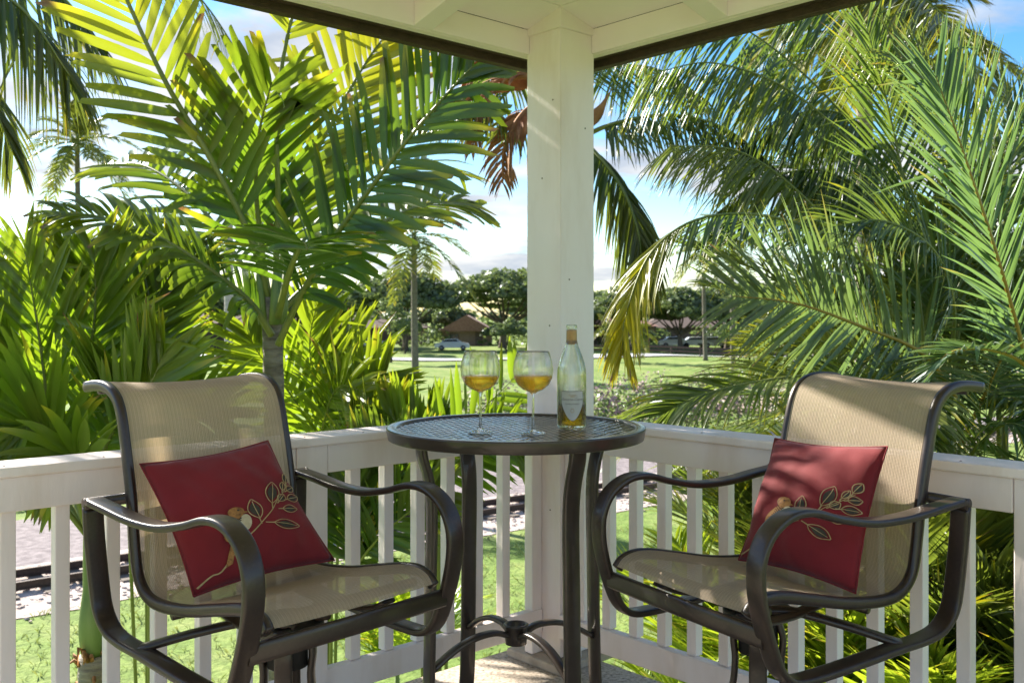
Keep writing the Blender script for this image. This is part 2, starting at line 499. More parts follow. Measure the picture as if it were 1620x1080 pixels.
# eave and brown fascia
thing_box(roof, 'eave_board', M['brown_trim'], -0.34, 3.9, -0.235, -0.161, 2.415, 2.43)
thing_box(roof, 'eave_board', M['brown_trim'], -0.35, -0.275, -0.160, 3.9, 2.415, 2.43)
thing_box(roof, 'fascia', M['brown_trim'], -0.39, 3.9, -0.278, -0.236, 2.385, 2.49)
thing_box(roof, 'fascia', M['brown_trim'], -0.39, -0.351, -0.235, 3.9, 2.385, 2.49)
# roof covering above the boards, keeps the sky out
for side in 'LR':
    def T2(s, d, z0=2.540):
        if side == 'L': return PQ(s, d - 0.10, z0 + k_ * d)
        return PQ(d - 0.215, s, z0 + k_ * d)
    if side == 'L': vs = [T2(-0.215 - 0.19, -0.19), T2(3.9, -0.19), T2(3.9, 4.11), T2(3.87, 4.085)]
    else: vs = [T2(-0.19 - 0.10, -0.19), T2(3.9, -0.19), T2(3.9, 4.0), T2(3.88, 3.98)]
    plank(vs, 0.03, 'roof_covering', M['brown_trim'])

# ------------------------------------------------------------------ sling chairs
def sling_material():
    m, nt, out = new_mat('sling_mesh')
    L = nt.links
    tcn = nt.nodes.new('ShaderNodeTexCoord')
    sep = nt.nodes.new('ShaderNodeSeparateXYZ'); L.new(tcn.outputs['UV'], sep.inputs[0])
    def mth(op, a, b=None):
        q = nt.nodes.new('ShaderNodeMath'); q.operation = op
        for k, v in enumerate((a, b)):
            if v is None: continue
            if isinstance(v, (int, float)): q.inputs[k].default_value = v
            else: L.new(v, q.inputs[k])
        return q.outputs[0]
    # uv are metres: x across the seat, y along the sling
    warp = mth('SINE', mth('MULTIPLY', sep.outputs[0], 2 * PI / 0.0052))
    weft = mth('SINE', mth('MULTIPLY', sep.outputs[1], 2 * PI / 0.0036))
    prod = mth('MULTIPLY', warp, weft)
    hole = mth('GREATER_THAN', prod, 0.72)
    nz = noise(nt, 5, 4)
    base = ramp(nt, nz, [(0.3, (0.43, 0.34, 0.25)), (0.7, (0.54, 0.435, 0.325))])
    thr = nt.nodes.new('ShaderNodeMapRange'); warp2 = mth('ADD', mth('MULTIPLY', warp, 0.6), mth('MULTIPLY', mth('SINE', mth('MULTIPLY', sep.outputs[0], 2 * PI / 0.0113)), 0.4)); L.new(warp2, thr.inputs['Value']); thr.inputs['From Min'].default_value = -1
    thr.inputs['To Min'].default_value = 0.74; thr.inputs['To Max'].default_value = 1.18
    hsv = nt.nodes.new('ShaderNodeHueSaturation'); L.new(base, hsv.inputs['Color']); L.new(thr.outputs[0], hsv.inputs['Value'])
    b = nt.nodes.new('ShaderNodeBsdfPrincipled'); L.new(hsv.outputs[0], b.inputs['Base Color']); b.inputs['Roughness'].default_value = 0.8
    b.inputs['Specular IOR Level'].default_value = 0.25
    bp = nt.nodes.new('ShaderNodeBump'); bp.inputs['Strength'].default_value = 0.35; bp.inputs['Distance'].default_value = 0.001
    L.new(mth('ADD', warp, mth('MULTIPLY', weft, 0.5)), bp.inputs['Height']); L.new(bp.outputs[0], b.inputs['Normal'])
    t = nt.nodes.new('ShaderNodeBsdfTranslucent'); t.inputs[0].default_value = (0.62, 0.46, 0.27, 1)
    mx = nt.nodes.new('ShaderNodeMixShader'); mx.inputs[0].default_value = 0.30
    L.new(b.outputs[0], mx.inputs[1]); L.new(t.outputs[0], mx.inputs[2])
    tr = nt.nodes.new('ShaderNodeBsdfTransparent')
    m2 = nt.nodes.new('ShaderNodeMixShader'); L.new(hole, m2.inputs[0]); L.new(mx.outputs[0], m2.inputs[1]); L.new(tr.outputs[0], m2.inputs[2])
    L.new(m2.outputs[0], out.inputs[0])
    return m
M['sling'] = sling_material()

CW = 0.240; LW = 0.292
RAIL = [(-0.548, 1.166), (-0.50, 1.172), (-0.445, 1.172), (-0.395, 1.157), (-0.358, 1.118), (-0.330, 1.03), (-0.300, 0.90), (-0.282, 0.78), (-0.262, 0.705),
        (-0.215, 0.664), (-0.14, 0.655), (-0.02, 0.668), (0.10, 0.694), (0.19, 0.713), (0.245, 0.717), (0.284, 0.707), (0.303, 0.688)]
LOOP = [(-0.350, 0.893), (-0.26, 0.884), (-0.15, 0.872), (-0.03, 0.872), (0.08, 0.892), (0.165, 0.915), (0.235, 0.912), (0.293, 0.878), (0.322, 0.825), (0.325, 0.765), (0.312, 0.70),
        (0.288, 0.63), (0.262, 0.575), (0.222, 0.545), (0.15, 0.540), (0.02, 0.546), (-0.12, 0.556), (-0.23, 0.562), (-0.295, 0.578), (-0.335, 0.620), (-0.348, 0.69), (-0.355, 0.80), (-0.358, 0.880)]
def make_chair():
    root = empty('bar_chair')
    def pts(prof, b, n): return smooth_path([(a, b, c) for a, c in prof], n)
    def lw(a, c):  # the arms stand a little wider at the back
        return LW + 0.020 * max(0.0, min(1.0, (0.2 - a) / 0.5)) * max(0, min(1, (c - 0.55) / 0.3))
    for s in (-1, 1):
        mb = MB()
        path = smooth_path([(a, s * lw(a, c), c) for a, c in LOOP], 110)
        mb.sweep(path, Vector((0, 1, 0)), 0.051, 0.019, nseg=20, sq=0.42)
        mb.build('arm_loop', M['bronze'], root)
        mb = MB()
        p2 = pts(RAIL, s * CW, 90)
        mb.sweep(p2, Vector((0, 1, 0)), 0.024, 0.030, nseg=12, sq=0.7)
        mb.build('side_rail', M['bronze'], root)
    # sling
    prof = smooth_path([(a, 0, c) for a, c in RAIL], 96)
    nx = 16; vs = []; uv = []
    L_ = 0
    for i, p in enumerate(prof):
        if i: L_ += (p - prof[i - 1]).length
        t = (prof[min(i + 1, 96)] - prof[max(i - 1, 0)]).normalized()
        nrm = Vector((t.z, 0, -t.x))          # rear/below side
        for j in range(nx + 1):
            f = j / nx * 2 - 1
            sag = 0.012 * (1 - f * f)
            lift = 0.011
            q = Vector((p.x, f * (CW - 0.004), p.z)) - nrm * (lift - sag)
            vs.append(q); uv.append((f * CW, L_))
    mb = MB(); fs = []
    for i in range(96):
        for j in range(nx):
            a = i * (nx + 1) + j
            fs.append((a, a + 1, a + nx + 2, a + nx + 1))
    mb.add(vs, fs)
    sl = mb.build('sling', M['sling'], root)
    ul = sl.data.uv_layers.new(name='uv')
    for lp in sl.data.loops: ul.data[lp.index].uv = uv[lp.vertex_index]
    # cross tubes
    mb = MB(); mb.tube([Vector((-0.352, -0.336, 0.888)), Vector((-0.352, 0.336, 0.888))], 0.0145, nseg=14)
    for s in (-1, 1):
        mb.tube([Vector((-0.352, s * 0.335, 0.888)), Vector((-0.352, s * 0.3365, 0.888))], 0.0152, nseg=14)
    mb.build('rear_crossbar', M['bronze'], root)
    mb = MB(); mb.tube([Vector((-0.505, -0.228, 1.158)), Vector((-0.505, 0.228, 1.158))], 0.011, nseg=12); mb.build('top_crossbar', M['bronze'], root)
    mb = MB(); mb.sweep([Vector((0.296, -0.285, 0.648)), Vector((0.300, 0, 0.648)), Vector((0.296, 0.285, 0.648))], Vector((0, 0, 1)), 0.046, 0.018, nseg=14, sq=0.55)
    mb.build('front_crossbar', M['bronze'], root)
    for a, c in ((0.235, 0.685), (-0.10, 0.640)):
        mb = MB(); mb.tube([Vector((a, -0.238, c)), Vector((a, 0.238, c))], 0.012, nseg=12); mb.build('seat_crossbar', M['bronze'], root)
    # braces from the loops to the swivel
    for s in (-1, 1):
        mb = MB()
        path = smooth_path([(-0.16, s * 0.288, 0.560), (-0.06, s * 0.19, 0.598), (0.03, s * 0.10, 0.622), (0.12, s * 0.04, 0.618)], 16)
        mb.sweep(path, Vector((0.5, s * 0.5, 0)), 0.040, 0.018, nseg=12, sq=0.55); mb.build('brace', M['bronze'], root)
        mb = MB()
        path = smooth_path([(0.235, s * 0.155, 0.655), (0.17, s * 0.150, 0.628), (0.06, s * 0.13, 0.618), (-0.05, s * 0.12, 0.628), (-0.10, s * 0.12, 0.636)], 16)
        mb.sweep(path, Vector((0, 1, 0)), 0.040, 0.012, nseg=12, sq=0.55); mb.build('rocker_spring', M['bronze'], root)
    mb = MB(); mb.lathe([(0.0, 0.606), (0.085, 0.606), (0.09, 0.60), (0.09, 0.588), (0.055, 0.584), (0.05, 0.57), (0.05, 0.49), (0.0, 0.49)], c=(0.03, 0, 0)); mb.build('swivel', M['plastic_dark'], root)
    for k in range(4):
        a = PI / 4 + k * PI / 2
        d = Vector((math.cos(a), math.sin(a), 0)); tdir = Vector((-d.y, d.x, 0))
        mb = MB()
        path = smooth_path([d * 0.045 + Vector((0.03, 0, 0.585)), d * 0.062 + Vector((0.03, 0, 0.53)), d * 0.058 + Vector((0.03, 0, 0.46)), d * 0.075 + Vector((0.03, 0, 0.36)), d * 0.15 + Vector((0.03, 0, 0.2)), d * 0.26 + Vector((0.03, 0, 0.07)), d * 0.31 + Vector((0.03, 0, 0.012))], 30)
        mb.sweep(path, tdir, 0.045, 0.018, nseg=12, sq=0.55); mb.build('leg', M['bronze'], root)
    ring = [Vector((0.03 + 0.16 * math.cos(a), 0.16 * math.sin(a), 0.19)) for a in [2 * PI * k / 40 for k in range(41)]]
    mb = MB(); mb.tube(ring, 0.009, nseg=8, cap=False); mb.build('foot_ring', M['bronze'], root)
    return root
chair = make_chair()
tag(chair, 'tan mesh sling bar chair left of the table, holding the shaded red pillow', 'chair', 'tan sling swivel bar chairs')
chair.location = (-0.581, 2.444, 0); chair.rotation_euler = (0, 0, R(-41.9))
chair2 = copy_tree(chair)
tag(chair2, 'bar chair right of the table, tan mesh sling, bronze frame, dappled with sunlight', 'chair', 'tan sling swivel bar chairs')
chair2.location = (0.663, 2.536, 0); chair2.rotation_euler = (0, 0, R(-149.4))

# ------------------------------------------------------------------ pillows
def red_fabric():
    m, nt, out = new_mat('red_fabric'); L = nt.links
    b = nt.nodes.new('ShaderNodeBsdfPrincipled')
    L.new(ramp(nt, noise(nt, 6, 4), [(0.3, (0.165, 0.009, 0.014)), (0.7, (0.225, 0.014, 0.022))]), b.inputs['Base Color'])
    b.inputs['Roughness'].default_value = 0.75; b.inputs['Sheen Weight'].default_value = 0.15; b.inputs['Specular IOR Level'].default_value = 0.25
    bp = nt.nodes.new('ShaderNodeBump'); bp.inputs['Strength'].default_value = 0.4; bp.inputs['Distance'].default_value = 0.002
    ad = nt.nodes.new('ShaderNodeMath'); ad.operation = 'ADD'
    L.new(noise(nt, 900, 2), ad.inputs[0]); L.new(noise(nt, 9, 4, stretch=(1, 2.5, 1)), ad.inputs[1])
    L.new(ad.outputs[0], bp.inputs['Height']); L.new(bp.outputs[0], b.inputs['Normal']); L.new(b.outputs[0], out.inputs[0])
    return m
M['red'] = red_fabric()
M['gold_thread'] = pmat('gold_thread', [(0.3, (0.34, 0.22, 0.09)), (0.7, (0.52, 0.38, 0.19))], scale=60, rough=0.6, bump=0.6, bscale=400, bdist=0.002)
M['dark_thread'] = pmat('dark_green_thread', [(0.3, (0.030, 0.024, 0.016)), (0.7, (0.060, 0.045, 0.03))], scale=60, rough=0.7, bump=0.6, bscale=400, bdist=0.002)
M['rust_thread'] = pmat('rust_thread', [(0.3, (0.13, 0.045, 0.012)), (0.55, (0.42, 0.19, 0.05)), (0.8, (0.10, 0.03, 0.012))], scale=70, rough=0.7, bump=0.6, bscale=300, bdist=0.002)
M['cream_thread'] = pmat('cream_thread', [(0.3, (0.42, 0.33, 0.20)), (0.7, (0.62, 0.52, 0.36))], scale=50, rough=0.7)
def make_pillow(BL, BR, TR, TL, front, thick=0.058, seed=1):
    """corners in world space; returns a mesh object around its own base point"""
    base = (BL + BR) / 2
    N = (BR - BL).cross(TL - BL).normalized()
    if N.dot(front) < 0: N = -N
    def surf(u, v, side=1):
        p = (BL * (1 - u) + BR * u) * (1 - v) + (TL * (1 - u) + TR * u) * v
        cu, cv = (u - 0.5), (v - 0.5)
        ctr = (BL + BR + TR + TL) / 4
        e = abs(2 * cu) ** 2 * (1 - abs(2 * cv) ** 2) + abs(2 * cv) ** 2 * (1 - abs(2 * cu) ** 2)
        p = p + (ctr - p) * 0.07 * e          # edges pull in between the corners
        h = ((1 - abs(2 * cu) ** 2.4) * (1 - abs(2 * cv) ** 2.4))
        h = max(h, 0) ** 0.55
        wr = mnoise.noise(Vector((u * 3 + seed * 7, v * 3, seed))) * 0.011 + mnoise.noise(Vector((u * 8 + v * 3, v * 3 + seed, 2))) * 0.006 + abs(mnoise.noise(Vector((u * 5 - v * 4, v * 7 + seed, 5)))) * -0.006
        return p + N * side * (thick * h + wr * min(1, h * 2)) - Vector((0, 0, 0.004 * h * (1 - v)))
    n = 28; mb = MB()
    for side in (1, -1):
        vs = [surf(i / n, j / n, side) - base for j in range(n + 1) for i in range(n + 1)]
        fs = []
        for j in range(n):
            for i in range(n):
                a = j * (n + 1) + i
                q = (a, a + 1, a + n + 2, a + n + 1)
                fs.append(q if side == 1 else q[::-1])
        mb.add(vs, fs)
    # piped seam round the edge
    o = mb.build('throw_pillow', M['red'])
    o.location = base
    import bmesh
    bm = bmesh.new(); bm.from_mesh(o.data); bmesh.ops.remove_doubles(bm, verts=bm.verts, dist=0.0006); bmesh.ops.recalc_face_normals(bm, faces=bm.faces); bm.to_mesh(o.data); bm.free()
    for pl_ in o.data.polygons: pl_.use_smooth = True
    edge = [surf(t, 0) for t in [k / 24 for k in range(25)]] + [surf(1, k / 24) for k in range(1, 25)] + [surf(1 - k / 24, 1) for k in range(1, 25)] + [surf(0, 1 - k / 24) for k in range(1, 25)]
    mb = MB(); mb.tube([p - base for p in edge], 0.0022, nseg=6, cap=False); mb.build('seam', M['red'], o)
    # embroidery, stitched on the front
    def S(u, v, h=0.0022): return surf(min(u * 1.02, 0.992), 0.012 + v * 0.72) + N * h - base
    def stroke(mb, pts2, w, h=0.0022, taper=False):
        path = smooth_path([(x, y, 0) for x, y in pts2], max(8, len(pts2) * 5))
        vs = []; fs = []
        for i, p in enumerate(path):
            t = (path[min(i + 1, len(path) - 1)] - path[max(i - 1, 0)]).normalized()
            ww = w * (1 - 0.7 * i / len(path)) if taper else w
            s_ = Vector((-t.y, t.x, 0)) * ww / 2
            for k in (-1, 0, 1):
                q = p + s_ * k; vs.append(S(q.x, q.y, h + (0.0012 if k == 0 else 0)))
        for i in range(len(path) - 1):
            for k in (0, 1):
                a = i * 3 + k; fs.append((a, a + 1, a + 4, a + 3))
        mb.add(vs, fs)
    def blob(mb, ring, h=0.002):
        c = (sum(x for x, y in ring) / len(ring), sum(y for x, y in ring) / len(ring))
        vs = [S(c[0], c[1], h + 0.0015)]; fs = []
        m_ = len(ring)
        for f in (0.5, 1.0):
            for x, y in ring: vs.append(S(c[0] + (x - c[0]) * f, c[1] + (y - c[1]) * f, h + (0.001 if f < 1 else 0)))
        for i in range(m_):
            j = (i + 1) % m_
            fs.append((0, 1 + i, 1 + j)); fs.append((1 + i, 1 + m_ + i, 1 + m_ + j, 1 + j))
        mb.add(vs, fs)
    br = MB(); lfd = []; out_ = MB()
    stroke(br, [(0.02, 0.03), (0.11, 0.09), (0.17, 0.10), (0.27, 0.22), (0.36, 0.33), (0.47, 0.42), (0.56, 0.50), (0.66, 0.59), (0.74, 0.68), (0.83, 0.76), (0.90, 0.84)], 0.015, taper=True)
    leaves = [((0.53, 0.46), (0.52, 0.71), 0.050), ((0.66, 0.59), (0.75, 0.86), 0.055), ((0.56, 0.47), (0.80, 0.36), 0.052),
              ((0.70, 0.58), (0.87, 0.55), 0.040), ((0.72, 0.64), (0.81, 0.72), 0.036), ((0.78, 0.66), (0.96, 0.69), 0.044),
              ((0.83, 0.75), (0.95, 0.80), 0.036), ((0.87, 0.81), (0.93, 0.96), 0.034), ((0.80, 0.74), (0.86, 0.86), 0.026)]
    for (x0, y0), (x1, y1), wd in leaves:
        dx, dy = x1 - x0, y1 - y0; l_ = math.hypot(dx, dy); px_, py_ = -dy / l_, dx / l_
        st = 0.22
        sx0, sy0 = x0 + dx * st, y0 + dy * st
        ring = []
        for k in range(9):
            f = k / 8; ww = wd * math.sin(PI * f) ** 0.8
            ring.append((sx0 + (x1 - sx0) * f + px_ * ww, sy0 + (y1 - sy0) * f + py_ * ww))
        for k in range(7, 0, -1):
            f = k / 8; ww = wd * math.sin(PI * f) ** 0.8
            ring.append((sx0 + (x1 - sx0) * f - px_ * ww, sy0 + (y1 - sy0) * f - py_ * ww))
        inner = [((sx0 + x1) / 2 + (x - (sx0 + x1) / 2) * 0.72, (sy0 + y1) / 2 + (y - (sy0 + y1) / 2) * 0.72) for x, y in ring]
        m2 = MB(); blob(m2, inner); m2.build('embroidered_leaf', M['dark_thread'], o)
        stroke(out_, ring + [ring[0]], 0.0075, 0.0035)
        stroke(out_, [(x0, y0), (sx0, sy0)], 0.010, 0.003)
        stroke(out_, [(sx0, sy0), ((sx0 + x1) / 2, (sy0 + y1) / 2), (sx0 + (x1 - sx0) * 0.9, sy0 + (y1 - sy0) * 0.9)], 0.006, 0.0045)
    br.build('embroidered_branch', M['gold_thread'], o)
    out_.build('leaf_outline', M['gold_thread'], o)
    # perched bird: tail, body, breast, head, feather strokes
    def ell(cx_, cy_, a_, b_, rot, n_=18): return [(cx_ + a_ * math.cos(t) * math.cos(rot) - b_ * math.sin(t) * math.sin(rot), cy_ + a_ * math.cos(t) * math.sin(rot) + b_ * math.sin(t) * math.cos(rot)) for t in [2 * PI * k / n_ for k in range(n_)]]
    bird = MB()
    blob(bird, ell(0.335, 0.46, 0.125, 0.070, R(62)), 0.0045)
    blob(bird, ell(0.385, 0.615, 0.058, 0.054, 0), 0.006)
    blob(bird, [(0.30, 0.38), (0.33, 0.36), (0.245, 0.14), (0.20, 0.12), (0.215, 0.17)], 0.004)
    blob(bird, [(0.435, 0.615), (0.43, 0.59), (0.475, 0.60)], 0.006)
    bo = bird.build('embroidered_bird', M['rust_thread'], o)
    cr_ = MB(); blob(cr_, ell(0.415, 0.50, 0.085, 0.042, R(70)), 0.0075); cr_.build('breast', M['cream_thread'], bo)
    ft = MB()
    for k in range(9):
        y = 0.38 + 0.02 * k
        stroke(ft, [(0.28 + 0.008 * k, y + 0.03), (0.31 + 0.008 * k, y), (0.345 + 0.007 * k, y + 0.012)], 0.008, 0.0085)
    blob(ft, ell(0.395, 0.625, 0.009, 0.009, 0, 8), 0.0105)
    ft.build('feather_stitch', M['dark_thread'], bo)
    return o

def CH(ch, a, b, c):
    return Matrix.Translation(ch.location) @ Matrix.Rotation(ch.rotation_euler.z, 4, 'Z') @ Vector((a, b, c))
chair_f = Vector((math.cos(R(-41.9)), math.sin(R(-41.9)), 0.6))
pA = make_pillow(CH(chair, -0.060, -0.205, 0.686), CH(chair, -0.055, 0.212, 0.696), CH(chair, -0.245, 0.128, 1.012), CH(chair, -0.260, -0.238, 0.987), chair_f, seed=1)
tag(pA, 'plain shaded red throw pillow with embroidered bird and branch, on the left chair', 'pillow', 'red embroidered bird pillows')
c2f = Vector((math.cos(R(-149.4)), math.sin(R(-149.4)), 0.6))
pB = make_pillow(CH(chair2, -0.045, -0.150, 0.685), CH(chair2, -0.060, 0.236, 0.684), CH(chair2, -0.235, 0.190, 1.024), CH(chair2, -0.235, -0.200, 1.003), c2f, seed=4)
tag(pB, 'sun dappled red throw pillow with embroidered branch, on the right chair', 'pillow', 'red embroidered bird pillows')

# ------------------------------------------------------------------ bar table
TZ = 1.008
TC = Vector((0.0125, 3.09, 0))
tab = empty('bar_table', TC, label='round dark bronze metal bar table with a pierced woven top between the two chairs', cat='table')
mb = MB()
mb.lathe([(0.376, TZ - 0.006), (0.377, TZ + 0.0010), (0.381, TZ + 0.0025), (0.405, TZ + 0.002), (0.4075, TZ + 0.0015), (0.4090, TZ - 0.0005), (0.4092, TZ - 0.003), (0.4045, TZ - 0.032), (0.4040, TZ - 0.034), (0.4015, TZ - 0.0355), (0.398, TZ - 0.0355), (0.396, TZ - 0.034), (0.394, TZ - 0.012), (0.376, TZ - 0.006)], nseg=96)
mb.build('rim', M['table_metal'], tab)
# woven lattice plate
mb = MB(); pitch = 0.0215; rr = 0.3755; rot = Matrix.Rotation(R(17), 3, 'Z'); nb = int(rr / pitch)
for ax in (0, 1):
    for i in range(-nb, nb + 1):
        x = i * pitch; h = math.sqrt(max(0, rr * rr - x * x))
        if h < pitch: continue
        steps = max(2, int(2 * h / (pitch / 2)))
        vs = []; fs = []
        for k in range(steps + 1):
            y = -h + 2 * h * k / steps
            ph = y / pitch * PI + (PI if (i % 2) else 0) + (0 if ax else PI)
            z = TZ - 0.0045 + 0.0010 * math.cos(ph)
            for s_ in (-1, 1):
                p = Vector((x + s_ * 0.0057, y, z)) if ax == 0 else Vector((y, x + s_ * 0.0057, z))
                vs.append(rot @ p)
        for k in range(steps):
            a = 2 * k; q = (a, a + 1, a + 3, a + 2)
            fs.append(q if ax else q[::-1])
        o_ = len(vs)
        mb.add(vs, fs)
        mb.add([v - Vector((0, 0, 0.0022)) for v in vs], fs)
mb.build('woven_top', M['table_metal'], tab, smooth=False)
LEGA = [212, 302, 32, 122]
for a in LEGA:
    d = Vector((math.cos(R(a)), math.sin(R(a)), 0)); td = Vector((-d.y, d.x, 0))
    path = smooth_path([d * 0.336 + Vector((0, 0, TZ - 0.034)), d * 0.331 + Vector((0, 0, TZ - 0.075)), d * 0.314 + Vector((0, 0, TZ - 0.13)), d * 0.302 + Vector((0, 0, TZ - 0.20)), d * 0.300 + Vector((0, 0, TZ - 0.30)), d * 0.304 + Vector((0, 0, 0.55)), d * 0.308 + Vector((0, 0, 0.30)), d * 0.316 + Vector((0, 0, 0.12)), d * 0.335 + Vector((0, 0, 0.006))], 50)
    mb = MB(); mb.sweep(path, td, 0.054, 0.020, nseg=12, sq=0.4)
    lg = mb.build('leg', M['table_metal'], tab)
    mb = MB(); mb.box(path[-1] + Vector((0, 0, -0.001)), (0.05, 0.05, 0.010)); mb.build('foot_pad', M['plastic_dark'], lg, bevel=0.002)
    path = smooth_path([d * 0.030 + Vector((0, 0, 0.350)), d * 0.08 + Vector((0, 0, 0.366)), d * 0.15 + Vector((0, 0, 0.362)), d * 0.22 + Vector((0, 0, 0.338)), d * 0.298 + Vector((0, 0, 0.292))], 24)
    mb = MB(); mb.sweep(path, td, 0.032, 0.018, nseg=12, sq=0.7); mb.build('stretcher', M['table_metal'], tab)
mb = MB(); mb.lathe([(0.024, 0.318), (0.034, 0.320), (0.036, 0.345), (0.036, 0.372), (0.040, 0.376), (0.040, 0.381), (0.034, 0.383), (0.028, 0.380), (0.026, 0.330), (0.024, 0.318)], nseg=32); mb.build('hub', M['table_metal'], tab)
ring = [Vector((0.33 * math.cos(a), 0.33 * math.sin(a), TZ - 0.026)) for a in [2 * PI * k / 64 for k in range(65)]]
mb = MB(); mb.sweep(ring, Vector((0, 0, 1)), 0.016, 0.012, nseg=8, cap=False); mb.build('under_ring', M['table_metal'], tab)

# ------------------------------------------------------------------ glass, wine
def glass_mat(name, c=(1, 1, 1), ior=1.45, rough=0.0, tint=0.5):
    m, nt, out = new_mat(name)
    b = nt.nodes.new('ShaderNodeBsdfPrincipled')
    b.inputs['Base Color'].default_value = (*c, 1); b.inputs['Transmission Weight'].default_value = 1
    b.inputs['Roughness'].default_value = rough; b.inputs['IOR'].default_value = ior
    # light passes through the thin walls
    tr = nt.nodes.new('ShaderNodeBsdfTransparent'); tr.inputs[0].default_value = (*[1 - tint + tint * k for k in c], 1)
    mx = nt.nodes.new('ShaderNodeMixShader'); mx.inputs[0].default_value = 0.25
    nt.links.new(b.outputs[0], mx.inputs[1]); nt.links.new(tr.outputs[0], mx.inputs[2])
    nt.links.new(mx.outputs[0], out.inputs[0])
    return m
M['glass'] = glass_mat('clear_glass')
M['bottle_glass'] = glass_mat('bottle_glass', (0.95, 0.985, 0.92), 1.5)
M['wine'] = glass_mat('white_wine', (0.95, 0.60, 0.05), 1.34, tint=1.0)
M['wine_deep'] = glass_mat('white_wine_bottle', (0.90, 0.60, 0.04), 1.34, tint=1.0)
def wine_glass(loc, label, fill):
    root = empty('wine_glass', loc, label=label, cat='wine glass', group='balloon wine glasses on the table')
    outer = [(0.0, 0.0), (0.036, 0.0005), (0.0385, 0.0015), (0.034, 0.004), (0.012, 0.008), (0.0048, 0.016), (0.0036, 0.04), (0.0036, 0.105), (0.0048, 0.118), (0.012, 0.124)]
    bowl = [(0.012, 0.124), (0.030, 0.131), (0.047, 0.145), (0.0575, 0.166), (0.0605, 0.190), (0.057, 0.216), (0.0485, 0.243), (0.0475, 0.2455)]
    inner = [(r - 0.0013, z + 0.0004) for r, z in bowl[::-1]]
    mb = MB(); mb.lathe(outer + bowl[1:] + inner[1:-1] + [(0.010, 0.1262), (0.0, 0.1258)], nseg=56)
    o = fixn(mb.build('bowl_and_stem', M['glass'], root))
    # wine
    lv = fill; pts = []
    for (r0, z0), (r1, z1) in zip(bowl[:-1], bowl[1:]):
        if z0 <= lv:
            zz1 = min(z1, lv); f = (zz1 - z0) / (z1 - z0)
            pts.append((r0 - 0.0019, z0 + 0.0012))
            if z1 >= lv: pts.append((r0 + (r1 - r0) * f - 0.0017, lv)); break
    mb = MB(); mb.lathe([(0.0, 0.1272)] + pts + [(0.0, lv)], nseg=48)
    w_ = mb.build('wine', M['wine'], root); fixn(w_)
    return root
wine_glass((-0.0955, 2.94, TZ - 0.001), 'balloon wine glass with white wine, the left one, farther from the bottle', 0.170)
wine_glass((0.0630, 2.905, TZ - 0.001), 'balloon wine glass with white wine standing next to the bottle', 0.173)

bt = empty('wine_bottle', (0.186, 3.035, TZ - 0.001), label='nearly empty clear wine bottle with a silver shield label on the bar table', cat='bottle')
prof = [(0.0, 0.012), (0.028, 0.006), (0.036, 0.0), (0.043, 0.003), (0.0455, 0.010), (0.0455, 0.165), (0.0445, 0.183), (0.040, 0.205), (0.031, 0.232), (0.0215, 0.256), (0.0165, 0.275), (0.0155, 0.30), (0.0155, 0.308), (0.0172, 0.310), (0.0172, 0.320), (0.0158, 0.323)]
inn = [(r - 0.0028 if r > 0.02 else r - 0.0025, z + (0.004 if z < 0.02 else 0)) for r, z in prof[4:]][::-1]
mb = MB(); mb.lathe(prof + inn + [(0.038, 0.012), (0.028, 0.014), (0.0, 0.020)], nseg=56); fixn(mb.build('glass_body', M['bottle_glass'], bt))
mb = MB(); mb.lathe([(0.0, 0.0206), (0.028, 0.0146), (0.0375, 0.0126), (0.0422, 0.016), (0.0423, 0.076), (0.0, 0.076)], nseg=48); fixn(mb.build('wine', M['wine_deep'], bt))
M['capsule'] = pmat('capsule_foil', [(0.3, (0.30, 0.17, 0.06)), (0.7, (0.42, 0.26, 0.11))], scale=30, rough=0.35, metal=0.5)
M['label_paper'] = pmat('label_paper', [(0.3, (0.48, 0.47, 0.46)), (0.7, (0.58, 0.57, 0.56))], scale=20, rough=0.5)
M['label_ink'] = pmat('label_ink', [(0.3, (0.10, 0.085, 0.09)), (0.7, (0.14, 0.12, 0.12))], rough=0.5)
M['label_gold'] = pmat('label_gold', [(0.3, (0.42, 0.25, 0.10)), (0.7, (0.50, 0.32, 0.14))], rough=0.4, metal=0.4)
mb = MB(); mb.lathe([(0.0163, 0.262), (0.0166, 0.276), (0.0162, 0.300), (0.0162, 0.3065), (0.0156, 0.308)], nseg=32); mb.build('neck_foil', M['capsule'], bt)
# shield label, curved on the glass; direction that faces the viewer
face = math.atan2(-3.06, -0.188 + 0.0) + R(3)
def onb(x, z, r=0.0460):
    a = face + x / r
    return Vector((r * math.cos(a), r * math.sin(a), z))
def shield_half(z):   # half width at height z
    if z > 0.080: return 0.0365
    f = max(0, (z - 0.028) / 0.052); return 0.0365 * (f ** 0.55)
def shield(name, mat, r, inset):
    mb = MB(); vs = []; fs = []; n = 14; zs = [0.028 + inset + (0.120 - 0.028 - 2 * inset) * k / 22 for k in range(23)]
    for z in zs:
        hw = max(0.0002, shield_half(z) - inset * 0.7)
        for j in range(n + 1): vs.append(onb((j / n * 2 - 1) * hw, z, r))
    for i in range(22):
        for j in range(n):
            a = i * (n + 1) + j; fs.append((a, a + 1, a + n + 2, a + n + 1))
    mb.add(vs, fs); return mb.build(name, mat, bt)
shield('label_border', M['label_ink'], 0.0458, 0.0)
shield('label', M['label_paper'], 0.0460, 0.0016)
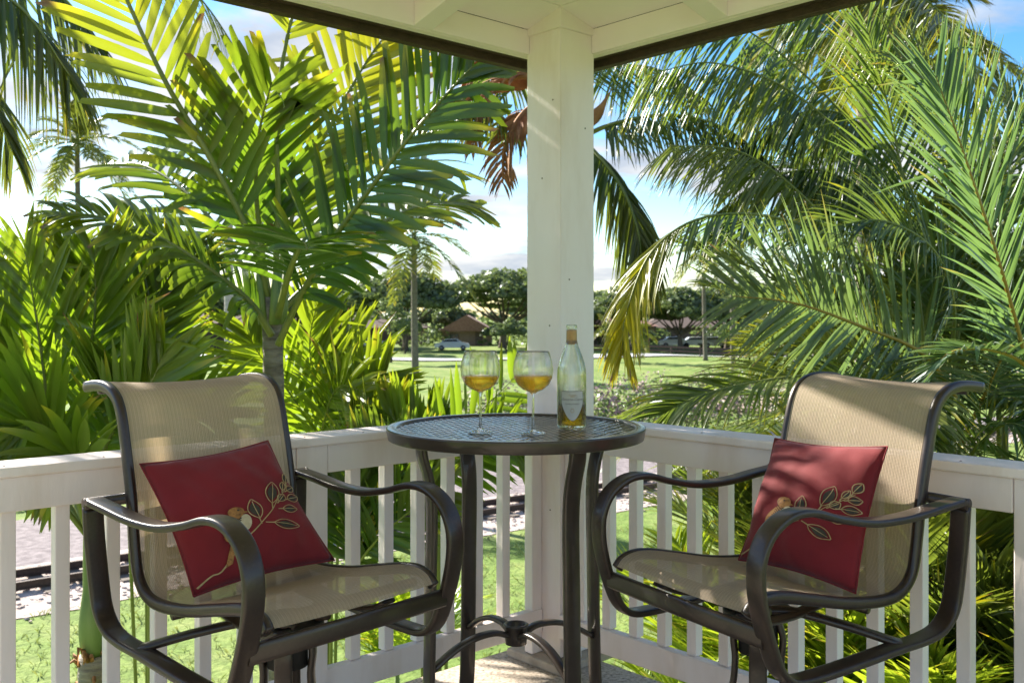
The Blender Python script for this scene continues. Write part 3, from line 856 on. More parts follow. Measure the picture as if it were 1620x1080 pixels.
def text_on_bottle(txt, size, z, mat, shear=0.4, name='lettering'):
    cu = bpy.data.curves.new('lettering', 'FONT'); cu.body = txt; cu.size = size; cu.align_x = 'CENTER'; cu.shear = shear; cu.resolution_u = 3
    to = bpy.data.objects.new('lettering', cu); col.objects.link(to)
    dg = bpy.context.evaluated_depsgraph_get()
    me = bpy.data.meshes.new_from_object(to.evaluated_get(dg)); bpy.data.objects.remove(to)
    for v in me.vertices:
        v.co = onb(v.co.x, z + v.co.y, 0.04625)
    me.materials.clear(); me.materials.append(mat)
    o = bpy.data.objects.new(name, me); col.objects.link(o); o.parent = bt
    return o
text_on_bottle('Sonoma-Cutrer', 0.0112, 0.091, M['label_ink'], 0.45)
text_on_bottle('CHARDONNAY', 0.0066, 0.078, M['label_ink'], 0.0)
mb = MB()
for k in range(3):
    x0 = -0.012 + 0.006 * k
    pts_ = smooth_path([onb(x0 + 0.003 * j, 0.105 + 0.004 * math.sin(j * 1.7 + k), 0.0464) for j in range(6)], 20)
    mb.tube(pts_, 0.0004, nseg=4)
mb.build('flourish', M['label_gold'], bt)
mb = MB()
ring = [onb(0.005 * math.cos(a), 0.060 + 0.006 * math.sin(a), 0.0464) for a in [2 * PI * k / 20 for k in range(21)]]
mb.tube(ring, 0.0006, nseg=4); mb.build('crest', M['label_gold'], bt)

# ------------------------------------------------------------------ ground
def ground_mat(name, stops, scale, bump=0.5, bscale=40, rough=0.95, extra=None, bdist=0.03):
    return pmat(name, stops, scale=scale, rough=rough, bump=bump, bscale=bscale, detail=8, bdist=bdist, spec=0.2)
def lawn_mat():
    m, nt, out = new_mat('lawn'); L = nt.links
    b = nt.nodes.new('ShaderNodeBsdfPrincipled'); b.inputs['Roughness'].default_value = 0.9; b.inputs['Specular IOR Level'].default_value = 0.2
    big = ramp(nt, noise(nt, 0.45, 9, rough=0.7), [(0.30, (0.10, 0.17, 0.03)), (0.46, (0.16, 0.24, 0.05)), (0.60, (0.24, 0.29, 0.09)), (0.76, (0.38, 0.36, 0.18))])
    fine = ramp(nt, noise(nt, 5.0, 8, rough=0.7), [(0.34, (0.50, 0.55, 0.45)), (0.52, (1.0, 1.0, 1.0)), (0.75, (1.25, 1.2, 1.15))])
    mx = nt.nodes.new('ShaderNodeMix'); mx.data_type = 'RGBA'; mx.blend_type = 'MULTIPLY'; mx.inputs[0].default_value = 0.8
    L.new(big, mx.inputs[6]); L.new(fine, mx.inputs[7]); L.new(mx.outputs[2], b.inputs['Base Color'])
    bp = nt.nodes.new('ShaderNodeBump'); bp.inputs['Strength'].default_value = 0.6; bp.inputs['Distance'].default_value = 0.05
    L.new(noise(nt, 14, 6), bp.inputs['Height']); L.new(bp.outputs[0], b.inputs['Normal'])
    L.new(b.outputs[0], out.inputs[0]); return m
M['lawn'] = lawn_mat()
M['ballast'] = ground_mat('ballast', [(0.30, (0.34, 0.27, 0.24)), (0.5, (0.50, 0.42, 0.385)), (0.70, (0.62, 0.53, 0.49))], 9, 0.8, 14, bdist=0.05)
M['cinder'] = ground_mat('cinder_path', [(0.30, (0.13, 0.11, 0.12)), (0.5, (0.22, 0.19, 0.20)), (0.70, (0.32, 0.28, 0.29))], 6, 0.5, 20, bdist=0.03)
M['road'] = ground_mat('road_surface', [(0.3, (0.42, 0.42, 0.44)), (0.7, (0.54, 0.54, 0.56))], 2, 0.2, 20)
M['sand'] = ground_mat('bare_soil', [(0.3, (0.34, 0.26, 0.20)), (0.7, (0.50, 0.41, 0.33))], 1.2, 0.5, 12)
M['rail_steel'] = pmat('rail_steel', [(0.3, (0.05, 0.032, 0.026)), (0.7, (0.10, 0.065, 0.05))], scale=20, rough=0.6, metal=0.4)
M['tie'] = pmat('tie_timber', [(0.3, (0.10, 0.08, 0.065)), (0.7, (0.20, 0.165, 0.14))], scale=8, rough=0.9, bump=0.5)

mb = MB()
GX = [-700, -300, -140] + [-80 + 4 * i for i in range(46)] + [140, 300, 700]
GY = [-60, -20, 0] + [4 + 3 * i for i in range(60)] + [220, 320, 600, 1500]
def gz(x, y):
    if y < 34: return ZG
    f = min(1, (y - 34) / 25.0) * (1 if y < 160 else max(0, 1 - (y - 160) / 60))
    h = 0.55 * mnoise.noise(Vector((x * 0.035, y * 0.05, 3.3))) + 0.25 * mnoise.noise(Vector((x * 0.09, y * 0.11, 8.3)))
    if x > 3 and 50 < y < 90: h += 0.25 * math.sin((x + y) * 0.14) * min(1, (x - 3) / 8)
    return ZG + f * h
vs = [(x, y, gz(x, y)) for y in GY for x in GX]
nx_ = len(GX); fs = [(j * nx_ + i, j * nx_ + i + 1, (j + 1) * nx_ + i + 1, (j + 1) * nx_ + i) for j in range(len(GY) - 1) for i in range(nx_ - 1)]
mb.add(vs, fs); g = mb.build('ground', M['lawn']); tag(g, kind='structure')
TD = Vector((0.7815, 0.6239, 0)); TN = Vector((-0.6239, 0.7815, 0))       # track direction, away-side normal
TP = Vector((-0.405, 20.9, 0))
def strip(name, mat, o0, o1, z, s0=-45, s1=70, wob=0.25, n=70):
    vs = []; fs = []
    for i in range(n + 1):
        s = s0 + (s1 - s0) * i / n
        a = o0 + wob * mnoise.noise(Vector((s * 0.4, o0, 1))) + wob * 0.5 * mnoise.noise(Vector((s * 1.7, o0, 4)))
        b = o1 + wob * mnoise.noise(Vector((s * 0.4, o1, 2)))
        for o in (a, b):
            p = TP + TD * s + TN * o; vs.append((p.x, p.y, z))
    fs = [(2 * i, 2 * i + 2, 2 * i + 3, 2 * i + 1) for i in range(n)]
    mb = MB(); mb.add(vs, fs); o = mb.build(name, mat); return tag(o, kind='structure')
strip('cinder_path', M['cinder'], 0.9, 5.4, ZG + 0.006)
strip('ballast_bed', M['ballast'], -1.75, 1.35, ZG + 0.012)
track = empty('railway_track', TP + Vector((0, 0, ZG)), label='narrow gauge railway track with dark rails crossing the garden beyond the railing', cat='railway track')
ang = math.atan2(TD.y, TD.x)
track.rotation_euler = (0, 0, ang)
for o_ in (-0.40, 0.40):
    mb = MB(); mb.box((8, o_, 0.165), (90, 0.055, 0.028)); mb.box((8, o_, 0.11), (90, 0.016, 0.085)); mb.box((8, o_, 0.062), (90, 0.10, 0.016))
    mb.build('rail', M['rail_steel'], track, smooth=False)
tie0 = None
for i in range(64):
    x = -14 + 0.56 * i
    if tie0 is None:
        mb = MB(); mb.box((0, 0, 0.0), (0.20, 1.55, 0.10)); tie0 = mb.build('sleeper', M['tie'], track, smooth=False); t_ = tie0
    else:
        t_ = tie0.copy(); col.objects.link(t_)
    t_.location = (x, rnd.uniform(-0.04, 0.04), 0.003 + rnd.uniform(-0.012, 0.006)); t_.rotation_euler = (0, 0, rnd.uniform(-0.03, 0.03))
# ballast stones (one mass)
mb = MB()
for i in range(5200):
    s = rnd.uniform(-16, 24); o_ = rnd.gauss(-0.3, 0.85)
    if not -2.1 < o_ < 1.6: continue
    p = TP + TD * s + TN * o_; r_ = rnd.uniform(0.02, 0.055)
    vs = [Vector((rnd.uniform(.6, 1.1) * r_ * math.cos(a + k), rnd.uniform(.6, 1.1) * r_ * math.sin(a + k), (0.0 if k == 0 else r_ * 0.7))) * (1 if k == 0 else 0.75) for k in (0, 1) for a in [2 * PI * j / 5 for j in range(5)]]
    mb.add([v + Vector((p.x, p.y, ZG + 0.01)) for v in vs], [(j, (j + 1) % 5, 5 + (j + 1) % 5, 5 + j) for j in range(5)] + [(5, 6, 7, 8, 9)])
st = mb.build('ballast_stones', M['ballast'], smooth=False); tag(st, label='loose pale gravel stones between and beside the railway rails', cat='gravel', kind='stuff')

mb = MB(); rn = random.Random(17)
for i in range(9000):
    x = rn.uniform(-12, 14); y = rn.uniform(6, 19.5)
    if (Vector((x, y, 0)) - TP).dot(TN) > -1.6 or abs(x) > y * 0.62 + 1: continue
    for k in range(3):
        a = rn.uniform(0, 6.28); hh = rn.uniform(0.03, 0.11); d = Vector((math.cos(a), math.sin(a), 0)); q = Vector((x, y, ZG - 0.005)) + d * 0.02
        w_ = Vector((-d.y, d.x, 0)) * 0.007
        mb.add([q - w_, q + w_, q + d * hh * 0.4 + w_ * 0.5 + Vector((0, 0, hh * 0.7)), q + d * hh * 0.9 + Vector((0, 0, hh))], [(0, 1, 2, 3)], 0, rn.random() * 0.7)
gt = mb.build('grass_tufts', M['grass_blade'], age=True, smooth=False); tag(gt, label='short uneven grass blades standing out of the near lawn', cat='grass', kind='stuff')
# cart road across the park, bare soil patches
def sheet(name, mat, poly, z=0.02):
    mb = MB()
    mb.add([(x, y, gz(x, y) + z) for x, y in poly], [tuple(range(len(poly)))]); return tag(mb.build(name, mat), kind='structure')
def ribbon(name, mat, pts, w, z=0.05, n=90):
    path = smooth_path([(x, y, 0) for x, y in pts], n); vs = []; fs = []
    for i, p in enumerate(path):
        t = (path[min(i + 1, n)] - path[max(i - 1, 0)]).normalized(); s_ = Vector((-t.y, t.x, 0))
        for k in (-1, 0, 1):
            q = p + s_ * (k * w / 2); vs.append((q.x, q.y, gz(q.x, q.y) + z + (0.02 if k == 0 else 0)))
    for i in range(n):
        for k in (0, 1): a = 3 * i + k; fs.append((a, a + 1, a + 4, a + 3))
    mb = MB(); mb.add(vs, fs); return tag(mb.build(name, mat), kind='structure')
ribbon('cart_road', M['road'], [(-90, 104), (-50, 98), (-20, 94), (0, 95), (14, 100), (24, 104), (40, 112)], 5.5, 0.12)
ribbon('soil_path', M['sand'], [(9, 42), (13, 52), (20, 60), (30, 66), (46, 70)], 4.5, 0.10)

# ------------------------------------------------------------------ palm fronds
def frond_mesh(pts, n=44, L=0.5, w=0.045, a0=62, a1=28, droop=0.5, normal=(0, -1, 0.3), lift=0.15, r0=0.016, start=0.16, style='fine', age=(0, 0),
               seed=0, twist=20, seg=5, curl=0.0, tip=0.45, base_len=0.75, jitter=5, miss=0.0, skew=(1, 1), hang=0.0):
    """returns rachis builder, and a list of leaflet (verts, faces, ages)"""
    rn = random.Random(seed)
    NS = 48
    path = smooth_path(pts, NS)
    radii = [r0 * (1 - 0.82 * i / NS) for i in range(NS + 1)]
    ra = MB(); ra.tube(path, radii, nseg=6, age=[age[0] + (age[1] - age[0]) * i / NS for i in range(NS + 1)])
    up = Vector(normal).normalized()
    out = []
    if style == 'broad': wp = [0.35, 0.85, 1.0, 1.0, 0.85, 0.46]
    elif style == 'blade': wp = [0.4, 0.9, 1.0, 0.85, 0.55, 0.06]
    else: wp = [0.6, 1.0, 0.95, 0.75, 0.45, 0.05]
    if seg == 4: wp = [wp[0], wp[1], wp[2], wp[4], wp[5]]
    if seg == 3: wp = [wp[0], wp[2], wp[3], wp[5]]
    for i in range(n):
        s = start + (1 - start) * (i + 0.5) / n
        for side in (-1, 1):
            if rn.random() < miss: continue
            sj = min(0.999, max(start, s + rn.uniform(-0.25, 0.25) / n))
            k = sj * NS; i0 = min(int(k), NS - 1); u = k - i0
            p = path[i0].lerp(path[i0 + 1], u)
            t = (path[min(i0 + 2, NS)] - path[max(i0 - 1, 0)]).normalized()
            sd_ = t.cross(up)
            if sd_.length < 0.05: sd_ = t.cross(Vector((0.3, 0.2, 1)))
            sd_.normalize(); nn = sd_.cross(t).normalized()
            f = (s - start) / (1 - start)
            env = (base_len + (1 - base_len) * math.sin(PI * min(1, f * 1.6 + 0.0) * 0.5)) if f < 0.4 else 1.0
            env *= 1 - (1 - tip) * max(0, (f - 0.45) / 0.55) ** 1.4
            ll = L * env * rn.uniform(0.9, 1.06) * (skew[0] if side < 0 else skew[1])
            an = R(a0 + (a1 - a0) * f + rn.gauss(0, jitter))
            d = (t * math.cos(an) + sd_ * side * math.sin(an) + nn * (lift + rn.gauss(0, 0.05))).normalized()
            if hang: d = (d + Vector((0, 0, -hang * rn.uniform(0.75, 1.25)))).normalized()
            brown = rn.uniform(0.9, 2.3) if rn.random() < 0.22 else 0.0
            kink = rn.randint(1, 3) if rn.random() < 0.06 else -1
            tw = R(rn.gauss(0, twist))
            q = p.copy(); vs = []; ag = []
            w_ = w * (0.75 + 0.25 * env) * rn.uniform(0.85, 1.12)
            dr = droop * rn.uniform(0.7, 1.3)
            for j in range(seg + 1):
                g_ = j / seg
                wd = d.cross(nn)
                if wd.length < 0.01: wd = t.copy()
                wd.normalize()
                bn = wd.cross(d).normalized()
                wd = (wd * math.cos(tw) + bn * math.sin(tw)); bn = wd.cross(d).normalized()
                hw = w_ * wp[j] * 0.5
                c = q - bn * hw * 0.35
                jag = (rn.uniform(-0.5, 0.9) * w_ * 0.8 if (style == 'broad' and j == seg) else 0)
                vs += [q + wd * hw, c + d * (0.3 * jag), q - wd * hw + d * jag]
                aa = age[0] + (age[1] - age[0]) * s + (0.22 * g_ ** 3 if style == 'broad' else 0.12 * g_ ** 3)
                aa += brown * (1.0 if j == seg else (0.35 if j == seg - 1 else 0))
                ag += [aa] * 3
                if j == kink: d = (d + Vector((rn.gauss(0, .5), rn.gauss(0, .5), -0.9))).normalized()
                q = q + d * (ll / seg)
                d = (d + Vector((0, 0, -1)) * (dr * (0.35 + g_) / seg * 1.4) + nn * (curl / seg)).normalized()
            fs = []
            for j in range(seg):
                a = 3 * j; fs += [(a, a + 1, a + 4, a + 3), (a + 1, a + 2, a + 5, a + 4)]
            out.append((vs, fs, ag))
    return ra, out

leaf_budget = [299]
def frond(parent, mats, pts, split=False, name='frond', **k):
    """rachis with leaflets; mats = (leaf, rachis).  split: every leaflet is a piece of its own"""
    ra, lf = frond_mesh(pts, **k)
    if split and leaf_budget[0] - len(lf) >= 0:
        leaf_budget[0] -= len(lf)
        o = ra.build(name, mats[1], parent, age=True)
        for vs, fs, ag in lf:
            mb = MB(); mb.add(vs, fs, 0, ag); mb.build('leaflet', mats[0], o, age=True)
        return o
    for vs, fs, ag in lf: ra.add(vs, fs, 1, ag)
    return ra.build(name, [mats[1], mats[0]], parent, age=True)

def loc(ps, base=Vector((0, 0, 0))):
    return [W(*p) - base for p in ps]

def trunk(parent, a, b, r0, r1, mat, base, name='trunk', ringed=True, bend=(0, 0), n=26):
    pts = smooth_path([a, a.lerp(b, 0.33) + Vector((bend[0], bend[1], 0)), a.lerp(b, 0.7) + Vector((bend[0] * .7, bend[1] * .7, 0)), b], n)
    rad = [r0 + (r1 - r0) * i / n + (0.05 * r0 * (i % 2) if ringed else 0) for i in range(n + 1)]
    rad[0] *= 1.3
    mb = MB(); mb.tube([p - base for p in pts], rad, nseg=14); return mb.build(name, mat, parent)

def arc(c, az, el, L, grav, n=7):
    d = Vector((math.cos(az) * math.cos(el), math.sin(az) * math.cos(el), math.sin(el)))
    return [c + d * (L * k / (n - 1)) - Vector((0, 0, grav * (k / (n - 1)) ** 2)) for k in range(n)]

def random_crown(root, c, mats, nf, CL, seed, el=(70, -10), grav=0.5, az_range=None, **k):
    rn = random.Random(seed)
    for i in range(nf):
        az = (rn.uniform(*az_range) if az_range else (i * 2.39996 + rn.uniform(-.2, .2)))
        e = R(el[0] + (el[1] - el[0]) * (i + 0.5) / nf + rn.uniform(-6, 6))
        l_ = CL * rn.uniform(0.85, 1.1)
        pts = arc(c, az, e, l_, grav * CL * rn.uniform(0.7, 1.2) * (0.5 + 0.7 * math.cos(e)))
        kk = dict(k)
        kk.setdefault('normal', (math.cos(az) * -0.3, math.sin(az) * -0.3, 1))
        frond(root, mats, pts, seed=seed * 100 + i, **kk)

BR = (M['broad'], M['rachis']); BB = (M['broad_bright'], M['rachis']); FI = (M['fine'], M['rachis']); FB = (M['fine_blue'], M['rachis_orange'])
LM = (M['lime'], M['rachis']); CO = (M['coco'], M['rachis'])

# --- main broad leaved palm, left of the post
base = W(434, 620, 5.1); base.z = ZG
pm = empty('broad_leaf_palm', base, label='broad leaved palm with grey trunk and blunt glossy leaflets behind the left chair', cat='palm tree')
top = W(430, 470, 5.1)
trunk(pm, base, top, 0.062, 0.050, M['trunk'], base, bend=(0.03, 0))
LB = lambda ps: loc(ps, base)
kw = dict(style='broad', L=0.62, w=0.050, seg=5, twist=14, r0=0.020, jitter=4)
frond(pm, BR, LB([(432, 500, 5.1), (398, 380, 5.0), (335, 255, 4.9), (262, 130, 4.8), (205, 10, 4.75), (175, -60, 4.7), (130, -125, 4.6), (60, -170, 4.5)]), split=True, n=36, a0=52, a1=34, droop=0.18, normal=(0.15, -1, 0.25), start=0.17, age=(-0.25, 1.25), seed=11, **{**kw, 'L': 0.50})  # yellow tip paints backlit glow; end above view added to dapple the chair
frond(pm, BR, LB([(440, 545, 5.0), (470, 480, 4.9), (520, 390, 4.75), (585, 300, 4.6), (650, 215, 4.5), (715, 140, 4.45), (748, 105, 4.4)]), split=True, n=38, a0=58, a1=36, droop=0.40, normal=(-0.3, -1, 0.35), start=0.18, age=(-0.1, 0.10), seed=12, **{**kw, 'L': 0.54, 'w': 0.044})
frond(pm, BR, LB([(432, 500, 5.15), (450, 390, 5.3), (480, 285, 5.4), (530, 185, 5.5), (585, 90, 5.55), (640, 20, 5.6)]), split=True, n=34, a0=50, a1=36, droop=0.14, normal=(0.0, -1, 0.2), start=0.2, age=(-0.2, 1.1), seed=13, **kw)  # yellow upper leaflets, backlit glow put into the colour
frond(pm, BR, LB([(430, 530, 5.0), (395, 478, 4.9), (330, 425, 4.8), (250, 375, 4.7), (165, 345, 4.65), (95, 335, 4.6)]), split=True, n=36, a0=64, a1=40, droop=0.85, normal=(0, -0.5, 1), start=0.12, age=(0.0, 0.25), seed=14, **{**kw, 'L': 0.42, 'w': 0.038})
frond(pm, BR, LB([(428, 490, 5.1), (415, 400, 5.15), (405, 300, 5.1), (410, 210, 5.0), (430, 130, 4.9)]), n=24, a0=50, a1=30, droop=0.12, normal=(0.4, -1, 0.1), start=0.25, age=(-0.05, 0.15), seed=15, **kw)
frond(pm, BR, LB([(440, 500, 5.0), (455, 440, 4.6), (470, 400, 4.2), (480, 385, 3.85), (486, 395, 3.55)]), n=18, a0=60, a1=36, droop=0.35, normal=(0.2, -0.6, 1), start=0.2, age=(-0.12, -0.1), seed=16, **{**kw, 'L': 0.44, 'w': 0.050})
frond(pm, BR, LB([(436, 500, 5.15), (520, 420, 5.3), (610, 350, 5.5), (690, 320, 5.7), (750, 330, 5.85)]), n=24, a0=60, a1=40, droop=0.7, normal=(0, -0.7, 1), start=0.2, age=(0.0, 0.3), seed=17, **{**kw, 'L': 0.42, 'w': 0.05})
frond(pm, BR, LB([(432, 500, 5.2), (370, 400, 5.7), (300, 310, 6.1), (220, 260, 6.5), (150, 270, 6.8)]), n=26, a0=60, a1=40, droop=0.6, normal=(0, -0.6, 1), start=0.2, age=(0.0, 0.3), seed=18, **{**kw, 'L': 0.5, 'w': 0.05})
frond(pm, BR, LB([(432, 500, 5.2), (480, 380, 5.9), (560, 300, 6.4), (650, 260, 6.8), (730, 275, 7.2)]), n=26, a0=60, a1=40, droop=0.5, normal=(0, -0.6, 1), start=0.2, age=(0.0, 0.3), seed=19, **{**kw, 'L': 0.5, 'w': 0.05})
frond(pm, BR, LB([(432, 500, 5.2), (440, 330, 5.1), (440, 150, 5.0), (480, -30, 4.9), (560, -160, 4.75)]), n=26, a0=54, a1=34, droop=0.2, normal=(0.4, -1, 0.8), start=0.62, age=(0.1, 0.7), seed=21, **{**kw, 'w': 0.055})  # frond rising above the view, added to shade the post
# spear and leaf bases
mb = MB()
for k in range(5):
    a = k * 1.3; d = Vector((math.cos(a), math.sin(a), 0)) * 0.05
    mb.tube([top - base + Vector((0, 0, -0.14)) + d * 0.9, top - base + d * 1.2 + Vector((0, 0, -0.05)), top - base + d * 1.6 + Vector((0, 0, 0.2))], [0.03, 0.026, 0.012], nseg=8)
mb.build('leaf_base', M['crownshaft'], pm)

# --- young bright palms behind the table and left rail
def clump(name, label, bpx, bY, fronds, mats, group=None, dz=0.0, **k):
    b = W(bpx, 500, bY); b.z = ZG
    r = empty(name, b, label=label, cat='palm plant', group=group)
    for i, f in enumerate(fronds):
        kk = dict(k)
        if isinstance(f, tuple): f, ex = f; kk.update(ex)
        mt = kk.pop('mats', mats)
        # the stalk runs down to the ground
        pts = loc(f, b)
        pts = [Vector((pts[0].x * 0.25, pts[0].y * 0.25, pts[0].z * 0.25))] + [pts[0].lerp(pts[1], -0.15)] + pts if k.get('stalk', True) else pts
        kk.pop('stalk', None)
        st0 = kk.pop('start', 0.2)
        kk['start'] = 0.42 if k.get('stalk', True) else st0
        frond(r, mt, pts, seed=abs(hash(label)) % 1 + i * 7 + int(bpx), **kk)
    return r
kb = dict(style='blade', L=0.50, w=0.042, a0=46, a1=30, droop=0.15, normal=(0, -1, 0.2), age=(0.05, 0.4), r0=0.012, twist=20, n=30)
clump('young_palm', 'bright yellow green young palm directly behind the grey palm trunk, between left chair and table', 520, 6.3,
      [[(520, 700, 6.3), (500, 620, 6.3), (490, 540, 6.3), (505, 470, 6.3)], [(540, 700, 6.2), (555, 660, 6.2), (580, 620, 6.2), (610, 590, 6.2)], [(520, 700, 6.3), (545, 620, 6.3), (550, 570, 6.4), (540, 530, 6.5)],
       [(510, 700, 6.3), (450, 610, 6.1), (410, 560, 6.0), (390, 520, 6.0)], ([(530, 760, 6.0), (560, 720, 5.8), (590, 690, 5.6), (640, 650, 5.5)], dict(droop=0.5)), ([(500, 720, 6.2), (520, 640, 5.9), (540, 610, 5.7), (575, 620, 5.5)], dict(droop=0.6))], BB, **kb)
clump('young_palm', 'young palm with upright blade leaflets showing just above the rail behind the wine glasses', 700, 5.2,  # bright leaf colour replaces sun that the main palm blocks here
      [([(660, 720, 5.2), (710, 690, 5.2), (770, 640, 5.2), (835, 575, 5.2)], dict(a0=60, a1=44, n=16)), ([(690, 740, 5.4), (660, 700, 5.4), (630, 670, 5.4), (610, 650, 5.4)], dict(mats=BB, L=0.34)), ([(690, 740, 5.5), (700, 700, 5.6), (690, 670, 5.7), (680, 650, 5.7)], dict(mats=BB, L=0.34)),
       ([(700, 760, 5.2), (640, 740, 5.0), (590, 760, 4.9), (550, 830, 4.9)], dict(droop=0.7, mats=BR)), ([(700, 760, 5.2), (760, 720, 5.1), (800, 700, 5.0), (850, 720, 4.9)], dict(droop=0.5, mats=BB))], BB, **{**kb, 'L': 0.36, 'w': 0.038, 'age': (0.0, 0.2)})
clump('young_palm', 'dark green palm filling the railing gaps right of the left chair', 545, 4.9,
      [([(560, 900, 4.9), (540, 820, 4.8), (520, 770, 4.8), (500, 740, 4.8)], {}), ([(560, 900, 4.9), (600, 800, 4.8), (640, 740, 4.8), (680, 700, 4.8)], {}), ([(560, 900, 4.9), (560, 800, 4.8), (580, 740, 4.8), (600, 690, 4.8)], {}), ([(560, 900, 4.9), (600, 850, 4.7), (660, 800, 4.6), (700, 780, 4.6)], dict(droop=.6))], BR,
      **{**kb, 'L': 0.36, 'w': 0.034, 'age': (-0.1, 0.15)})
# --- left clump
bl = dict(style='blade', L=0.52, w=0.038, a0=46, a1=26, droop=0.12, normal=(0, -1, 0.2), age=(0.0, 0.25), r0=0.014, twist=16, n=20)
clump('areca_clump', 'mid green palm fronds behind the top of the left chair back', 235, 6.2,
      [[(240, 720, 6.2), (245, 600, 6.2), (270, 500, 6.2), (315, 410, 6.2)], [(230, 720, 6.2), (200, 600, 6.2), (180, 520, 6.3), (130, 450, 6.4)],
       [(230, 720, 6.2), (225, 640, 6.4), (205, 540, 6.5), (200, 440, 6.6)], ([(240, 760, 5.8), (260, 710, 5.6), (270, 660, 5.5), (270, 640, 5.5)], dict(mats=BB, L=0.25)), ([(200, 760, 5.8), (190, 700, 5.6), (200, 640, 5.5), (240, 600, 5.5)], dict(mats=BB, L=0.3))], BR, **{**kb, 'L': 0.50, 'w': 0.038, 'age': (0.0, 0.25)})
# palm with green crownshaft seen through the balusters on the left
b = W(145, 1000, 4.3); b.z = ZG
pc = empty('crownshaft_palm', b, label='palm with pale green crownshaft between the left balusters and upright wide blades above the rail', cat='palm tree')
cs0 = W(148, 1035, 4.3); cs1 = W(138, 800, 4.3)
trunk(pc, b, cs0, 0.075, 0.062, M['trunk'], b)
mb = MB(); pth = smooth_path([cs0 - b, cs0.lerp(cs1, .3) - b, cs0.lerp(cs1, .7) - b, cs1 - b], 20); mb.tube(pth, [0.050 + 0.016 * math.sin(PI * min(1, i / 9)) - 0.0018 * i for i in range(21)], nseg=14); mb.build('crownshaft', M['crownshaft'], pc)
mb = MB()
rn = random.Random(5)
for k in range(26):
    a = rn.uniform(0, 2 * PI); d = Vector((math.cos(a), math.sin(a), 0)); z0 = rn.uniform(-0.22, 0.03)
    p = cs0 - b + d * 0.055 + Vector((0, 0, z0)); mb.tube([p, p + d * 0.03 + Vector((0, 0, 0.03)), p + d * rn.uniform(0.03, 0.07) + Vector((0, 0, rn.uniform(-0.06, 0.02)))], [0.012, 0.008, 0.003], nseg=5)
mb.build('husk', M['dry_leaf'], pc)
CR = (140, 850, 4.35)
bl2 = {**bl, 'start': 0.30, 'n': 34}
for i, (f, ex) in enumerate([([CR, (80, 740, 4.6), (75, 640, 4.5), (60, 520, 4.5), (40, 400, 4.5)], dict(mats=BB)), ([CR, (135, 620, 4.6), (150, 500, 4.6), (150, 400, 4.6)], dict(mats=BB)), ([CR, (80, 700, 4.7), (0, 620, 4.6), (-40, 520, 4.6), (-50, 420, 4.6)], {}),
       ([CR, (190, 620, 4.8), (240, 490, 4.9), (290, 400, 5.0)], {}), ([CR, (105, 720, 4.1), (60, 670, 4.0), (10, 690, 3.9)], dict(droop=0.6)), ([CR, (160, 650, 4.9), (210, 560, 5.0), (215, 470, 5.0)], dict(mats=BB)),
       ([CR, (80, 620, 5.2), (70, 480, 5.3), (110, 400, 5.4)], {}), ([CR, (20, 700, 4.2), (-60, 600, 4.1), (-90, 480, 4.1)], {}),
       ([CR, (220, 700, 4.7), (300, 650, 4.6), (350, 660, 4.6)], dict(L=0.4, w=0.045)), ([CR, (170, 720, 4.5), (195, 650, 4.4), (190, 600, 4.4)], dict(mats=BB)), ([CR, (100, 620, 5.6), (160, 480, 6.0), (230, 380, 6.2)], {}), ([CR, (40, 600, 5.6), (-10, 480, 6.0), (-60, 380, 6.2)], {}),
       ([CR, (110, 760, 4.3), (60, 720, 4.3), (10, 740, 4.3), (-30, 790, 4.3)], dict(droop=0.6, L=0.4, w=0.045, a0=55)), ([CR, (150, 770, 4.1), (120, 720, 3.95), (70, 760, 3.9)], dict(droop=0.6, L=0.35, w=0.045, a0=55)), ([CR, (170, 700, 4.2), (230, 620, 4.15), (260, 560, 4.15)], dict(L=0.42))]):
    kk = {**bl2, **ex}; mt = kk.pop('mats', BB if i % 3 else BR)
    frond(pc, mt, loc(f, b), seed=60 + i, **kk)

# --- coconut palm whose crown hides behind the post
cc = W(885, 165, 7.2); b = cc.copy(); b.z = ZG
ph = empty('coconut_palm', b, label='coconut palm behind the white post, dry brown husks hanging at its crown', cat='palm tree')
trunk(ph, b, cc, 0.11, 0.085, M['trunk'], b)
kc = dict(style='fine', hang=0.9, L=0.62, w=0.022, a0=60, a1=30, droop=1.1, seg=5, r0=0.020, twist=20, n=84, start=0.22)
for i, (f, ex) in enumerate([
    ([(900, 230, 7.1), (965, 198, 6.9), (1060, 182, 6.7), (1150, 205, 6.5), (1230, 270, 6.4)], dict(L=0.55)),
    ([(890, 200, 7.1), (940, 240, 6.8), (985, 300, 6.6), (1010, 370, 6.5), (1015, 430, 6.5)], dict(age=(0.0, 0.3))),
    ([(880, 170, 7.2), (820, 200, 7.0), (770, 170, 6.8), (700, 160, 6.6), (640, 200, 6.5)], dict(age=(0.1, 0.35), L=0.4)),
    ([(880, 150, 7.2), (840, 60, 7.3), (780, 10, 7.5), (700, 0, 7.7)], {}), ([(890, 150, 7.2), (930, 50, 7.4), (1000, 0, 7.7), (1080, 10, 8.0)], {}),
    ([(885, 160, 7.2), (880, 60, 8.0), (870, 60, 9.0), (860, 140, 9.8)], {}), ([(885, 160, 7.2), (820, 110, 7.8), (740, 130, 8.4), (680, 190, 8.9)], {}), ([(885, 160, 7.2), (950, 110, 7.9), (1040, 110, 8.5), (1120, 160, 9.0)], {})]):
    frond(ph, CO, loc(f, b), seed=80 + i, normal=(0, -0.25, 1), **{**kc, **ex})
